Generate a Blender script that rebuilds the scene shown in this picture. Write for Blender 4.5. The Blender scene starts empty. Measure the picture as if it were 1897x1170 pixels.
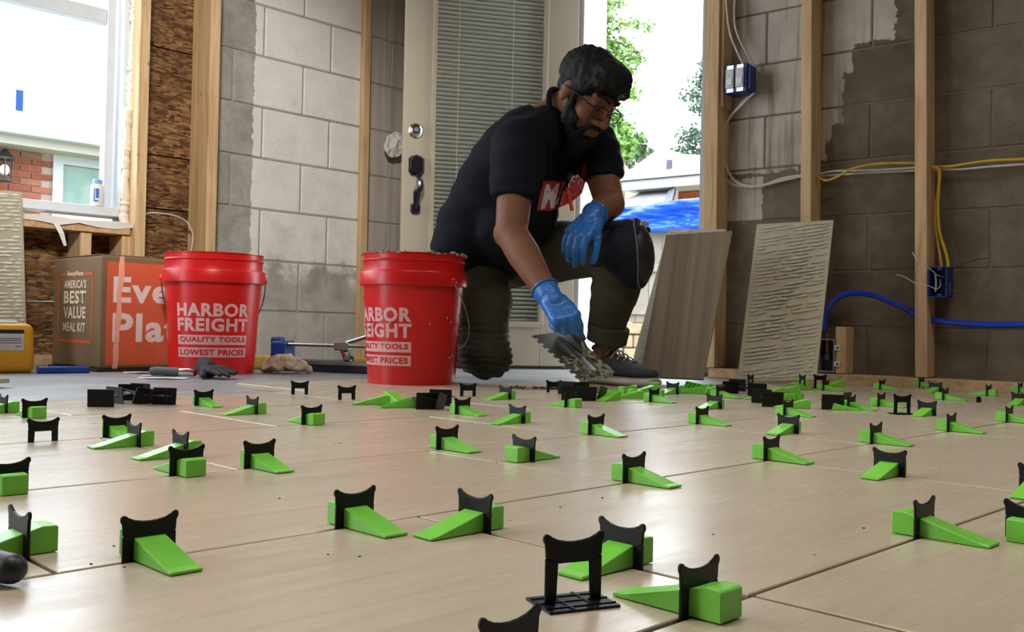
import bpy, bmesh, math, random
from math import sin, cos, radians, pi, sqrt, atan, atan2
from mathutils import Vector, Matrix, Quaternion, noise
from mathutils.bvhtree import BVHTree

random.seed(7)
sc = bpy.context.scene
col = sc.collection

# ------------------------------------------------------------------ camera
IW, IH, FPX, CAMH = 1897.0, 1170.0, 1800.0, 0.17
PITCH, ROLL = atan(20 / FPX), atan(0.022)
_F = Vector((0, cos(PITCH), sin(PITCH))); _U = Vector((0, -sin(PITCH), cos(PITCH))); _R = Vector((1, 0, 0))
RI = cos(ROLL) * _R + sin(ROLL) * _U
UI = -sin(ROLL) * _R + cos(ROLL) * _U
CAM = Vector((0, 0, CAMH))
cd = bpy.data.cameras.new('camera'); cam = bpy.data.objects.new('camera', cd); col.objects.link(cam)
cd.sensor_width = 36.0; cd.lens = FPX / IW * 36.0; cd.clip_start = 0.02; cd.clip_end = 400
cam.matrix_world = Matrix(((RI.x, UI.x, -_F.x, CAM.x), (RI.y, UI.y, -_F.y, CAM.y), (RI.z, UI.z, -_F.z, CAM.z), (0, 0, 0, 1)))
sc.camera = cam

# ------------------------------------------------------------------ light
world = bpy.data.worlds.new('overcast_sky'); sc.world = world; world.use_nodes = True
wn = world.node_tree.nodes; wl = world.node_tree.links
bgn = wn['Background']; bgn.inputs['Color'].default_value = (0.90, 0.95, 1.0, 1); bgn.inputs['Strength'].default_value = 5.6
sun_d = bpy.data.lights.new('hazy_sun', 'SUN'); sun_d.energy = 0.6; sun_d.angle = radians(25); sun_d.color = (1, .96, .9)
sun = bpy.data.objects.new('hazy_sun', sun_d); col.objects.link(sun); sun.rotation_euler = (radians(38), radians(-22), 0)
# unseen fill spot, added to brighten the painted block wall
ld = bpy.data.lights.new('wall_fill_spot', 'SPOT'); ld.energy = 390; ld.spot_size = radians(40); ld.spot_blend = .8; ld.shadow_soft_size = .25; ld.color = (1, .96, .90)
lo = bpy.data.objects.new('wall_fill_spot', ld); col.objects.link(lo); lo.location = (-0.45, 0.7, 2.3); lo.rotation_euler = (Vector((-1.38, 4.2, .8)) - lo.location).to_track_quat('-Z', 'Y').to_euler()
for sx, sy in ((1.35, 1.6), (-0.4, 0.8)):       # unseen overhead fill, added to brighten the tiles and wedges
    ld = bpy.data.lights.new('overhead_fill', 'AREA'); ld.shape = 'RECTANGLE'; ld.size = 1.3; ld.size_y = 0.3; ld.energy = 11.5; ld.spread = radians(125); ld.color = (1, .96, .90)
    lo = bpy.data.objects.new('overhead_fill', ld); col.objects.link(lo); lo.location = (sx, sy, 2.44)
sc.view_settings.view_transform = 'Standard'; sc.view_settings.look = 'None'; sc.view_settings.gamma = 1
sc.view_settings.use_curve_mapping = False
sc.view_settings.exposure = 0.22

# ------------------------------------------------------------------ layout helpers
def ray(x, y): return _F + (x - 948.5) / FPX * RI - (y - 585) / FPX * UI
def at(x, y, Y):
    d = ray(x, y); return CAM + d * (Y / d.y)
def fl(x, y, z=0.0):
    d = ray(x, y); return CAM + d * ((z - CAMH) / d.z)
SUB = -0.012      # sub-floor level, tile tops are at 0

class Wall:
    """frame of a wall: s runs along it, o is the offset into the room, z is up"""
    def __init__(w, p0, d, n):
        w.p0 = Vector((p0[0], p0[1], 0)); w.d = Vector((d[0], d[1], 0)).normalized(); w.n = Vector((n[0], n[1], 0)).normalized()
    def P(w, s, o, z): return w.p0 + w.d * s + w.n * o + Vector((0, 0, z))
    def px(w, x, y, o=0.0):
        r = ray(x, y); t = ((w.p0 + w.n * o - CAM).dot(w.n)) / r.dot(w.n); q = CAM + r * t
        return (q - w.p0).dot(w.d), q.z
aL = radians(44.2); aR = radians(51.3)
WL = Wall((-0.953, 4.50), (sin(aL), cos(aL)), (cos(aL), -sin(aL)))
WR = Wall((1.02, 3.73), (sin(aR), -cos(aR)), (-cos(aR), -sin(aR)))
TA = radians(44.7)
E1 = Vector((sin(TA), cos(TA), 0)); EN = Vector((cos(TA), -sin(TA), 0))   # along the long tile joints, and across them
def fsn(p): return p.dot(E1), p.dot(EN)

# ------------------------------------------------------------------ object helpers
def link(name, me, m=None, parent=None, kind=None):
    o = bpy.data.objects.new(name, me); col.objects.link(o)
    if m is not None and me is not None and len(me.materials) == 0: me.materials.append(m)
    if parent is not None: o.parent = parent
    if kind: o['kind'] = kind
    return o
def tag(o, label, cat, group=None):
    o['label'] = label; o['category'] = cat
    if group: o['group'] = group
    return o
def empty(name, loc=(0, 0, 0), rz=0.0):
    o = bpy.data.objects.new(name, None); col.objects.link(o); o.location = loc; o.rotation_euler = (0, 0, rz); o.empty_display_size = .02
    return o
def wm(o):
    """world matrix without waiting for the depsgraph"""
    l = Matrix.LocRotScale(o.location, o.rotation_euler, o.scale)
    return l if o.parent is None else wm(o.parent) @ o.matrix_parent_inverse @ l
def child(o, parent):
    """parent without moving"""
    o.parent = parent; o.matrix_parent_inverse = wm(parent).inverted(); return o
def mesh(verts, faces, smooth=False, name='m'):
    me = bpy.data.meshes.new(name); me.from_pydata([tuple(v) for v in verts], [], faces); me.update()
    if smooth: me.polygons.foreach_set('use_smooth', [True] * len(me.polygons))
    return me
def bm_mesh(bm, smooth=False, name='m'):
    me = bpy.data.meshes.new(name); bm.to_mesh(me); bm.free()
    if smooth: me.polygons.foreach_set('use_smooth', [True] * len(me.polygons))
    return me
class B:
    """collects shapes into one mesh"""
    def __init__(b): b.v = []; b.f = []
    def add(b, vs, fs):
        k = len(b.v); b.v += [Vector(v) for v in vs]; b.f += [tuple(i + k for i in f) for f in fs]; return b
    def hexa(b, p):
        return b.add(p, [(0, 3, 2, 1), (4, 5, 6, 7), (0, 1, 5, 4), (1, 2, 6, 5), (2, 3, 7, 6), (3, 0, 4, 7)])
    def box(b, x0, x1, y0, y1, z0, z1, M=None):
        p = [Vector(q) for q in ((x0, y0, z0), (x1, y0, z0), (x1, y1, z0), (x0, y1, z0), (x0, y0, z1), (x1, y0, z1), (x1, y1, z1), (x0, y1, z1))]
        if M is not None: p = [M @ q for q in p]
        return b.hexa(p)
    def wbox(b, w, s0, s1, o0, o1, z0, z1):
        return b.hexa([w.P(*q) for q in ((s0, o1, z0), (s1, o1, z0), (s1, o0, z0), (s0, o0, z0), (s0, o1, z1), (s1, o1, z1), (s1, o0, z1), (s0, o0, z1))])
    def tube(b, pts, r, n=8, caps=True):
        pts = [Vector(p) for p in pts]; k = len(b.v); N = len(pts)
        rr = r if isinstance(r, (list, tuple)) else [r] * N
        up = None
        for i, p in enumerate(pts):
            t = (pts[min(i + 1, N - 1)] - pts[max(i - 1, 0)]).normalized()
            if up is None:
                a = Vector((0, 0, 1)) if abs(t.z) < .9 else Vector((1, 0, 0)); up = (a - t * a.dot(t)).normalized()
            else: up = (up - t * up.dot(t)).normalized()
            s = t.cross(up)
            for j in range(n):
                a = 2 * pi * j / n; b.v.append(p + (up * cos(a) + s * sin(a)) * rr[i])
        for i in range(N - 1):
            for j in range(n):
                b.f.append((k + i * n + j, k + i * n + (j + 1) % n, k + (i + 1) * n + (j + 1) % n, k + (i + 1) * n + j))
        if caps:
            b.f.append(tuple(k + j for j in range(n))[::-1]); b.f.append(tuple(k + (N - 1) * n + j for j in range(n)))
        return b
    def lathe(b, prof, n=32, M=None, closed=False):
        k = len(b.v)
        for r, z in prof:
            for j in range(n):
                a = 2 * pi * j / n; q = Vector((r * cos(a), r * sin(a), z)); b.v.append(M @ q if M is not None else q)
        N = len(prof)
        for i in range(N if closed else N - 1):
            i2 = (i + 1) % N
            for j in range(n): b.f.append((k + i * n + j, k + i * n + (j + 1) % n, k + i2 * n + (j + 1) % n, k + i2 * n + j))
        return b
    def prism(b, poly, t0, t1, M=None, axis='y'):
        """poly: (a, c) outline in the x-z plane, extruded along y from t0 to t1"""
        n = len(poly); k = len(b.v)
        for t in (t0, t1):
            for a, c in poly:
                q = Vector((a, t, c)) if axis == 'y' else Vector((a, c, t)); b.v.append(M @ q if M is not None else q)
        b.f.append(tuple(k + i for i in range(n))); b.f.append(tuple(k + n + i for i in range(n))[::-1])
        for i in range(n): b.f.append((k + i, k + n + i, k + n + (i + 1) % n, k + (i + 1) % n))
        return b
    def cap(b, p0, r0, p1, r1, n=16, m=5):
        """tapered capsule"""
        p0 = Vector(p0); p1 = Vector(p1); t = (p1 - p0)
        L = t.length; t = t / L if L > 1e-9 else Vector((0, 0, 1))
        pts = []; rr = []
        for i in range(m): a = -pi / 2 + (i + .15) / m * pi / 2; pts.append(p0 + t * r0 * sin(a)); rr.append(r0 * cos(a))
        pts.append(p0); rr.append(r0); pts.append(p1); rr.append(r1)
        for i in range(m): a = (i + .85) / m * pi / 2; pts.append(p1 + t * r1 * sin(a)); rr.append(r1 * cos(a))
        return b.tube(pts, rr, n)
    def ell(b, c, r, M=None, n=20, m=12):
        """ellipsoid at c with radii r in frame M (3x3)"""
        c = Vector(c); k = len(b.v); vs = []
        for i in range(1, m):
            a = -pi / 2 + pi * i / m
            for j in range(n):
                h = 2 * pi * j / n; q = Vector((r[0] * cos(a) * cos(h), r[1] * cos(a) * sin(h), r[2] * sin(a))); vs.append(q)
        vs.append(Vector((0, 0, -r[2]))); vs.append(Vector((0, 0, r[2])))
        b.v += [c + (M @ q if M is not None else q) for q in vs]
        for i in range(m - 2):
            for j in range(n): b.f.append((k + i * n + j, k + i * n + (j + 1) % n, k + (i + 1) * n + (j + 1) % n, k + (i + 1) * n + j))
        s = k + (m - 1) * n
        for j in range(n): b.f.append((s, k + (j + 1) % n, k + j)); b.f.append((s + 1, k + (m - 2) * n + j, k + (m - 2) * n + (j + 1) % n))
        return b
    def loft(b, rings, n=28):
        """rings: (centre, axis_a, axis_b) ellipse half-axes as vectors; closed at both ends"""
        k = len(b.v)
        for c, a, e in rings:
            for j in range(n):
                h = 2 * pi * j / n; b.v.append(Vector(c) + Vector(a) * cos(h) + Vector(e) * sin(h))
        for i in range(len(rings) - 1):
            for j in range(n): b.f.append((k + i * n + j, k + i * n + (j + 1) % n, k + (i + 1) * n + (j + 1) % n, k + (i + 1) * n + j))
        b.f.append(tuple(k + j for j in range(n))[::-1]); b.f.append(tuple(k + (len(rings) - 1) * n + j for j in range(n)))
        return b
    def me(b, smooth=False, fix=True):
        me = mesh(b.v, b.f, smooth)
        if fix:
            bm = bmesh.new(); bm.from_mesh(me); bmesh.ops.recalc_face_normals(bm, faces=bm.faces)
            if smooth:
                for e in bm.edges: e.smooth = not (e.is_manifold and e.calc_face_angle(0) > .6)
            bm.to_mesh(me); bm.free()
            if smooth: me.polygons.foreach_set('use_smooth', [True] * len(me.polygons))
        return me
    def obj(b, name, m, parent=None, smooth=False, kind=None, bevel=0.0, seg=2):
        me = b.me(smooth)
        if bevel:
            bm = bmesh.new(); bm.from_mesh(me); bmesh.ops.remove_doubles(bm, verts=bm.verts, dist=1e-6)
            bmesh.ops.bevel(bm, geom=[e for e in bm.edges if e.is_manifold and e.calc_face_angle(0) > .5], offset=bevel, segments=seg, affect='EDGES', profile=.5, clamp_overlap=True)
            bm.to_mesh(me); bm.free()
            if smooth: me.polygons.foreach_set('use_smooth', [True] * len(me.polygons))
        return link(name, me, m, parent, kind)
    def remesh(b, name, m, voxel=.008, smooth_it=6, parent=None, disp=None, kind=None, sub=0):
        """one continuous skin over all collected shapes"""
        o = bpy.data.objects.new('tmp', b.me()); col.objects.link(o)
        r = o.modifiers.new('r', 'REMESH'); r.mode = 'VOXEL'; r.voxel_size = voxel; r.use_smooth_shade = True
        s = o.modifiers.new('s', 'SMOOTH'); s.factor = .5; s.iterations = smooth_it
        dg = bpy.context.evaluated_depsgraph_get(); dg.update()
        me = bpy.data.meshes.new_from_object(o.evaluated_get(dg)); old = o.data
        bpy.data.objects.remove(o); bpy.data.meshes.remove(old)
        if disp:
            nn = [v.normal.copy() for v in me.vertices]
            for v, q in zip(me.vertices, nn): v.co += q * disp(v.co, q)
        me.polygons.foreach_set('use_smooth', [True] * len(me.polygons)); me.materials.clear(); me.update()
        return link(name, me, m, parent, kind)

def catmull(pts, k=6):
    pts = [Vector(p) for p in pts]; out = []
    for i in range(len(pts) - 1):
        p0 = pts[max(i - 1, 0)]; p1 = pts[i]; p2 = pts[i + 1]; p3 = pts[min(i + 2, len(pts) - 1)]
        for j in range(k):
            t = j / k; out.append(.5 * ((2 * p1) + (p2 - p0) * t + (2 * p0 - 5 * p1 + 4 * p2 - p3) * t * t + (3 * p1 - p0 - 3 * p2 + p3) * t ** 3))
    out.append(pts[-1]); return out

# ------------------------------------------------------------------ materials
def srgb(r, g, b): return tuple(((c / 255) / 12.92 if c / 255 < .04045 else ((c / 255 + .055) / 1.055) ** 2.4) for c in (r, g, b))
class N:
    """small node-tree builder"""
    def __init__(s, name):
        s.m = bpy.data.materials.new(name); s.m.use_nodes = True; s.t = s.m.node_tree; s.n = s.t.nodes; s.b = s.n['Principled BSDF']
    def new(s, k, **kw):
        q = s.n.new(k)
        for a, v in kw.items(): setattr(q, a, v)
        return q
    def set(s, node, k, v):
        if hasattr(v, 'is_output') or hasattr(v, 'links') and not isinstance(v, (int, float, tuple)): s.t.links.new(v, node.inputs[k])
        else: node.inputs[k].default_value = v
    def coord(s, kind='Object', scale=(1, 1, 1), rot=(0, 0, 0), rnd=False):
        if kind == 'World': src = s.new('ShaderNodeNewGeometry').outputs['Position']
        else: src = s.new('ShaderNodeTexCoord').outputs[kind]
        mp = s.new('ShaderNodeMapping'); s.t.links.new(src, mp.inputs['Vector']); mp.inputs['Scale'].default_value = scale; mp.inputs['Rotation'].default_value = rot
        if rnd:
            oi = s.new('ShaderNodeObjectInfo'); mm = s.new('ShaderNodeMath', operation='MULTIPLY'); s.t.links.new(oi.outputs['Random'], mm.inputs[0]); mm.inputs[1].default_value = 37
            cb = s.new('ShaderNodeCombineXYZ'); s.t.links.new(mm.outputs[0], cb.inputs[0]); s.t.links.new(mm.outputs[0], cb.inputs[1]); s.t.links.new(cb.outputs[0], mp.inputs['Location'])
        return mp.outputs[0]
    def noise(s, vec, scale=5, detail=4, rough=.55, dist=0.0):
        q = s.new('ShaderNodeTexNoise'); s.t.links.new(vec, q.inputs['Vector']); q.inputs['Scale'].default_value = scale; q.inputs['Detail'].default_value = detail
        q.inputs['Roughness'].default_value = rough; q.inputs['Distortion'].default_value = dist; return q.outputs['Fac']
    def ramp(s, fac, stops, interp='LINEAR'):
        q = s.new('ShaderNodeValToRGB'); s.t.links.new(fac, q.inputs[0]); e = q.color_ramp; e.interpolation = interp
        while len(e.elements) < len(stops): e.elements.new(.5)
        for el, (p, c) in zip(e.elements, stops):
            el.position = p; el.color = (c, c, c, 1) if isinstance(c, (int, float)) else (*c, 1)
        return q.outputs['Color']
    def math(s, op, a, b=None, clamp=False):
        q = s.new('ShaderNodeMath', operation=op); q.use_clamp = clamp
        for i, v in enumerate((a, b)):
            if v is None: continue
            if isinstance(v, (int, float)): q.inputs[i].default_value = v
            else: s.t.links.new(v, q.inputs[i])
        return q.outputs[0]
    def mix(s, fac, a, b, mode='MIX'):
        q = s.new('ShaderNodeMix', data_type='RGBA', blend_type=mode)
        for sock, v in ((q.inputs[0], fac), (q.inputs[6], a), (q.inputs[7], b)):
            if isinstance(v, (int, float)): sock.default_value = v
            elif isinstance(v, tuple): sock.default_value = (*v, 1) if len(v) == 3 else v
            else: s.t.links.new(v, sock)
        return q.outputs[2]
    def dot(s, vec, d, off=0.0):
        q = s.new('ShaderNodeVectorMath', operation='DOT_PRODUCT'); s.t.links.new(vec, q.inputs[0]); q.inputs[1].default_value = d
        return s.math('ADD', q.outputs['Value'], off)
    def bump(s, h, strength=.3, dist=.002):
        q = s.new('ShaderNodeBump'); q.inputs['Strength'].default_value = strength; q.inputs['Distance'].default_value = dist
        s.t.links.new(h, q.inputs['Height']); s.t.links.new(q.outputs[0], s.b.inputs['Normal'])
    def col(s, c):
        if isinstance(c, tuple): s.b.inputs['Base Color'].default_value = (*c, 1)
        else: s.t.links.new(c, s.b.inputs['Base Color'])
    def done(s, rough=.5, metal=0.0, spec=.5):
        if isinstance(rough, (int, float)): s.b.inputs['Roughness'].default_value = rough
        else: s.t.links.new(rough, s.b.inputs['Roughness'])
        s.b.inputs['Metallic'].default_value = metal; s.b.inputs['Specular IOR Level'].default_value = spec
        return s.m
def plain(name, c, rough=.5, metal=0.0, var=.12, scale=30, bump=0.0, bscale=120, spec=.5, bd=.001, sss=0):
    n = N(name); v = n.coord('Object', rnd=True); f = n.noise(v, scale, 4)
    dk = tuple(x * (1 - var) for x in c); lt = tuple(min(1, x * (1 + var)) for x in c)
    n.col(n.ramp(f, [(.3, dk), (.7, lt)]))
    if bump: n.bump(n.noise(v, bscale, 3), bump, bd)
    return n.done(rough, metal, spec)

def wood_mat(name, c0, c1, c2, axis=2, rough=.65):
    n = N(name); s = [14, 14, 14]; s[axis] = .9; v = n.coord('Object', tuple(s), rnd=True)
    f = n.noise(v, 3.0, 5, .6, .6); k = [2.2, 2.2, 2.2]; k[axis] = 1.3
    kv = n.coord('Object', tuple(k), rnd=True); vor = n.new('ShaderNodeTexVoronoi'); n.t.links.new(kv, vor.inputs['Vector']); vor.inputs['Scale'].default_value = 4.2
    knot = n.ramp(vor.outputs['Distance'], [(.02, 1.0), (.075, 0.0)])
    c = n.ramp(f, [(.32, c0), (.52, c1), (.72, c2)])
    n.col(n.mix(n.math('MULTIPLY', knot, .8), c, tuple(x * .35 for x in c0))); n.bump(f, .25, .001)
    return n.done(rough, 0, .3)
M = {}
M['pine'] = wood_mat('pine', srgb(186, 149, 108), srgb(211, 178, 134), srgb(223, 193, 152))
M['pine_x'] = wood_mat('pine_flat', srgb(178, 142, 102), srgb(203, 168, 125), srgb(216, 184, 143), axis=0)
M['black'] = plain('black_plastic', (.0055, .0055, .0065), .42, var=.25, bump=.15, bscale=300, spec=.28)
M['green'] = plain('green_plastic', srgb(122, 210, 68), .36, var=.06, scale=60)
M['red'] = plain('red_plastic', srgb(206, 22, 24), .3, var=.12, scale=6, bump=.06, bscale=40)
M['print'] = plain('pale_print', srgb(222, 168, 166), .45, var=.06)
M['printred'] = plain('red_print', srgb(196, 26, 30), .4)
M['white'] = plain('white_plastic', srgb(225, 228, 230), .4, var=.04)
M['vinyl'] = plain('white_vinyl', srgb(214, 220, 226), .35, var=.03)
M['steel'] = plain('steel', srgb(165, 165, 165), .32, 1.0, var=.15)
M['chrome'] = plain('chrome', srgb(215, 215, 215), .12, 1.0, var=.05)
M['doorpaint'] = plain('door_paint', srgb(184, 173, 152), .45, var=.03, scale=8)
M['blind'] = plain('blind_slat', srgb(208, 206, 194), .5, var=.04)
M['bluebox'] = plain('blue_plastic', srgb(18, 50, 124), .4, var=.1)
M['pex'] = plain('blue_pipe', srgb(24, 66, 190), .32, var=.06)
M['tarp'] = plain('blue_tarp', srgb(12, 76, 184), .4, var=.12, scale=3, bump=.5, bscale=6, bd=.05)
M['yellow'] = plain('yellow_plastic', srgb(232, 172, 42), .38, var=.06)
M['label'] = plain('paper_label', srgb(208, 208, 204), .6, var=.04)
M['inkgrey'] = plain('grey_ink', srgb(110, 110, 112), .6)
M['inkblack'] = plain('dark_ink', srgb(26, 28, 36), .5)
M['cable_w'] = plain('white_cable', srgb(205, 200, 190), .45)
M['cable_y'] = plain('yellow_cable', srgb(205, 165, 40), .42)
M['cable_k'] = plain('black_wire', (.015, .015, .016), .4)
M['foam'] = plain('foam', srgb(222, 214, 196), .8, var=.08, bump=.5, bscale=60)
M['paper'] = plain('white_paper', srgb(226, 222, 214), .75, var=.04)
M['mortar'] = plain('wet_mortar', srgb(150, 146, 130), .6, var=.25, scale=60, bump=.7, bscale=140, bd=.003)
M['rag'] = plain('tan_leather', srgb(192, 174, 152), .85, var=.22, scale=40, bump=.4, bscale=250)
M['blackglove'] = plain('black_knit', (.022, .022, .024), .8, var=.4, bump=.6, bscale=500)
M['kraft'] = plain('kraft_cardboard', srgb(122, 98, 68), .8, var=.08, scale=10, bump=.1, bscale=80)
M['orange'] = plain('orange_print', srgb(206, 96, 60), .7, var=.06, scale=12)
M['orangedk'] = plain('orange_frame_print', srgb(196, 92, 48), .75, var=.08, scale=14)
M['boxwhite'] = plain('white_print', srgb(226, 214, 210), .7, var=.04)
M['boxcream'] = plain('cream_print', srgb(222, 204, 176), .75, var=.05)
M['navy'] = plain('navy_metal', srgb(30, 34, 62), .4, var=.15)
M['glovenit'] = plain('blue_nitrile', srgb(44, 112, 190), .36, var=.08, scale=60, bump=.25, bscale=180)
M['concrete_out'] = plain('pale_concrete', srgb(205, 203, 198), .8, var=.06, scale=4)
M['tarpaper'] = plain('dark_flashing', srgb(70, 72, 84), .7)
def glass_mat(name, tint=(.96, .98, 1), gl=.025):
    n = N(name); tr = n.new('ShaderNodeBsdfTransparent'); tr.inputs[0].default_value = (*tint, 1); g = n.new('ShaderNodeBsdfGlossy'); g.inputs['Roughness'].default_value = .03
    mx = n.new('ShaderNodeMixShader'); mx.inputs[0].default_value = gl; n.t.links.new(tr.outputs[0], mx.inputs[1]); n.t.links.new(g.outputs[0], mx.inputs[2])
    n.t.links.new(mx.outputs[0], n.n['Material Output'].inputs['Surface']); return n.m
M['glass'] = glass_mat('window_glass')
M['doorglass'] = glass_mat('door_glass', (.97, .98, .97), .004)
M['farglass'] = plain('far_glass', srgb(96, 124, 112), .2, var=.25, scale=3)

def tile_mat():
    n = N('wood_look_porcelain'); v = n.coord('Object', (1.2, 12, 12), rnd=True)
    a = n.noise(v, 2.2, 6, .62, .8); v2 = n.coord('Object', (2.5, 60, 60), rnd=True); b = n.noise(v2, 3, 4, .6, .3)
    v3 = n.coord('Object', (1, 1, 1), rnd=True); d = n.noise(v3, 3.0, 3)
    c = n.ramp(a, [(.28, srgb(172, 154, 129)), (.5, srgb(194, 178, 152)), (.72, srgb(209, 195, 172))])
    c = n.mix(.3, c, n.ramp(b, [(.3, srgb(164, 147, 122)), (.7, srgb(213, 199, 177))]))
    c = n.mix(.35, c, n.ramp(d, [(.3, srgb(179, 163, 140)), (.7, srgb(207, 193, 171))]))
    n.col(c); n.bump(b, .12, .0006)
    return n.done(n.ramp(a, [(.3, .32), (.7, .21)]), 0, .5)
M['tile'] = tile_mat()
def tile_side():
    n = N('leaning_porcelain'); v = n.coord('Object', (34, 34, .5), rnd=True); a = n.noise(v, 1.0, 2, .5, .0)
    n.col(n.ramp(a, [(.3, srgb(120, 106, 88)), (.5, srgb(143, 127, 106)), (.7, srgb(158, 142, 120))])); return n.done(.45, 0, .4)
M['tile_dark'] = tile_side()
M['tileback'] = plain('tile_back', srgb(168, 160, 138), .7, var=.08, scale=14)
M['tileback_lit'] = plain('tile_back_lit', srgb(198, 189, 165), .7, var=.08, scale=14)  # same tile back with extra light painted in, for the right-hand tiles
def subfloor_mat():
    n = N('smeared_backer_board'); v = n.coord('World', (1, 1, 1)); a = n.noise(v, 5, 6, .65, .8); b = n.noise(v, 30, 4, .6)
    c = n.ramp(a, [(.3, srgb(116, 119, 121)), (.5, srgb(150, 154, 156)), (.7, srgb(176, 179, 181))])
    n.col(n.mix(.3, c, n.ramp(b, [(.3, srgb(122, 123, 122)), (.7, srgb(176, 178, 180))]))); n.bump(b, .2, .001)
    return n.done(.42, 0, .5)
M['subfloor'] = subfloor_mat()
def osb_mat():
    n = N('oriented_strand_board'); v = n.coord('Object', (1, 1, 1), rnd=True)
    cols = None; hh = None
    for i, (rz, sx) in enumerate(((.2, 1), (.9, 1), (-.6, 1))):
        vv = n.coord('Object', (20, 20, 70), rot=(0.9 * (i - 1), .5 + .4 * i, rz), rnd=True)
        vo = n.new('ShaderNodeTexVoronoi'); n.t.links.new(vv, vo.inputs['Vector']); vo.inputs['Scale'].default_value = 1.2 + .3 * i; vo.inputs['Randomness'].default_value = 1
        sp = n.new('ShaderNodeSeparateColor'); n.t.links.new(vo.outputs['Color'], sp.inputs[0])
        c = n.ramp(sp.outputs[i], [(.0, srgb(58, 38, 22)), (.35, srgb(104, 72, 42)), (.65, srgb(132, 96, 60)), (1., srgb(162, 126, 84))])
        cols = c if cols is None else n.mix(n.ramp(sp.outputs[(i + 1) % 3], [(.45, 0.), (.55, 1.)]), cols, c); hh = sp.outputs[0]
    st = n.noise(v, 6, 4); n.col(n.mix(n.ramp(st, [(.4, 0.), (.75, .55)]), cols, srgb(60, 40, 24))); n.bump(hh, .4, .002); return n.done(.75, 0, .3)
M['osb'] = osb_mat()

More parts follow.
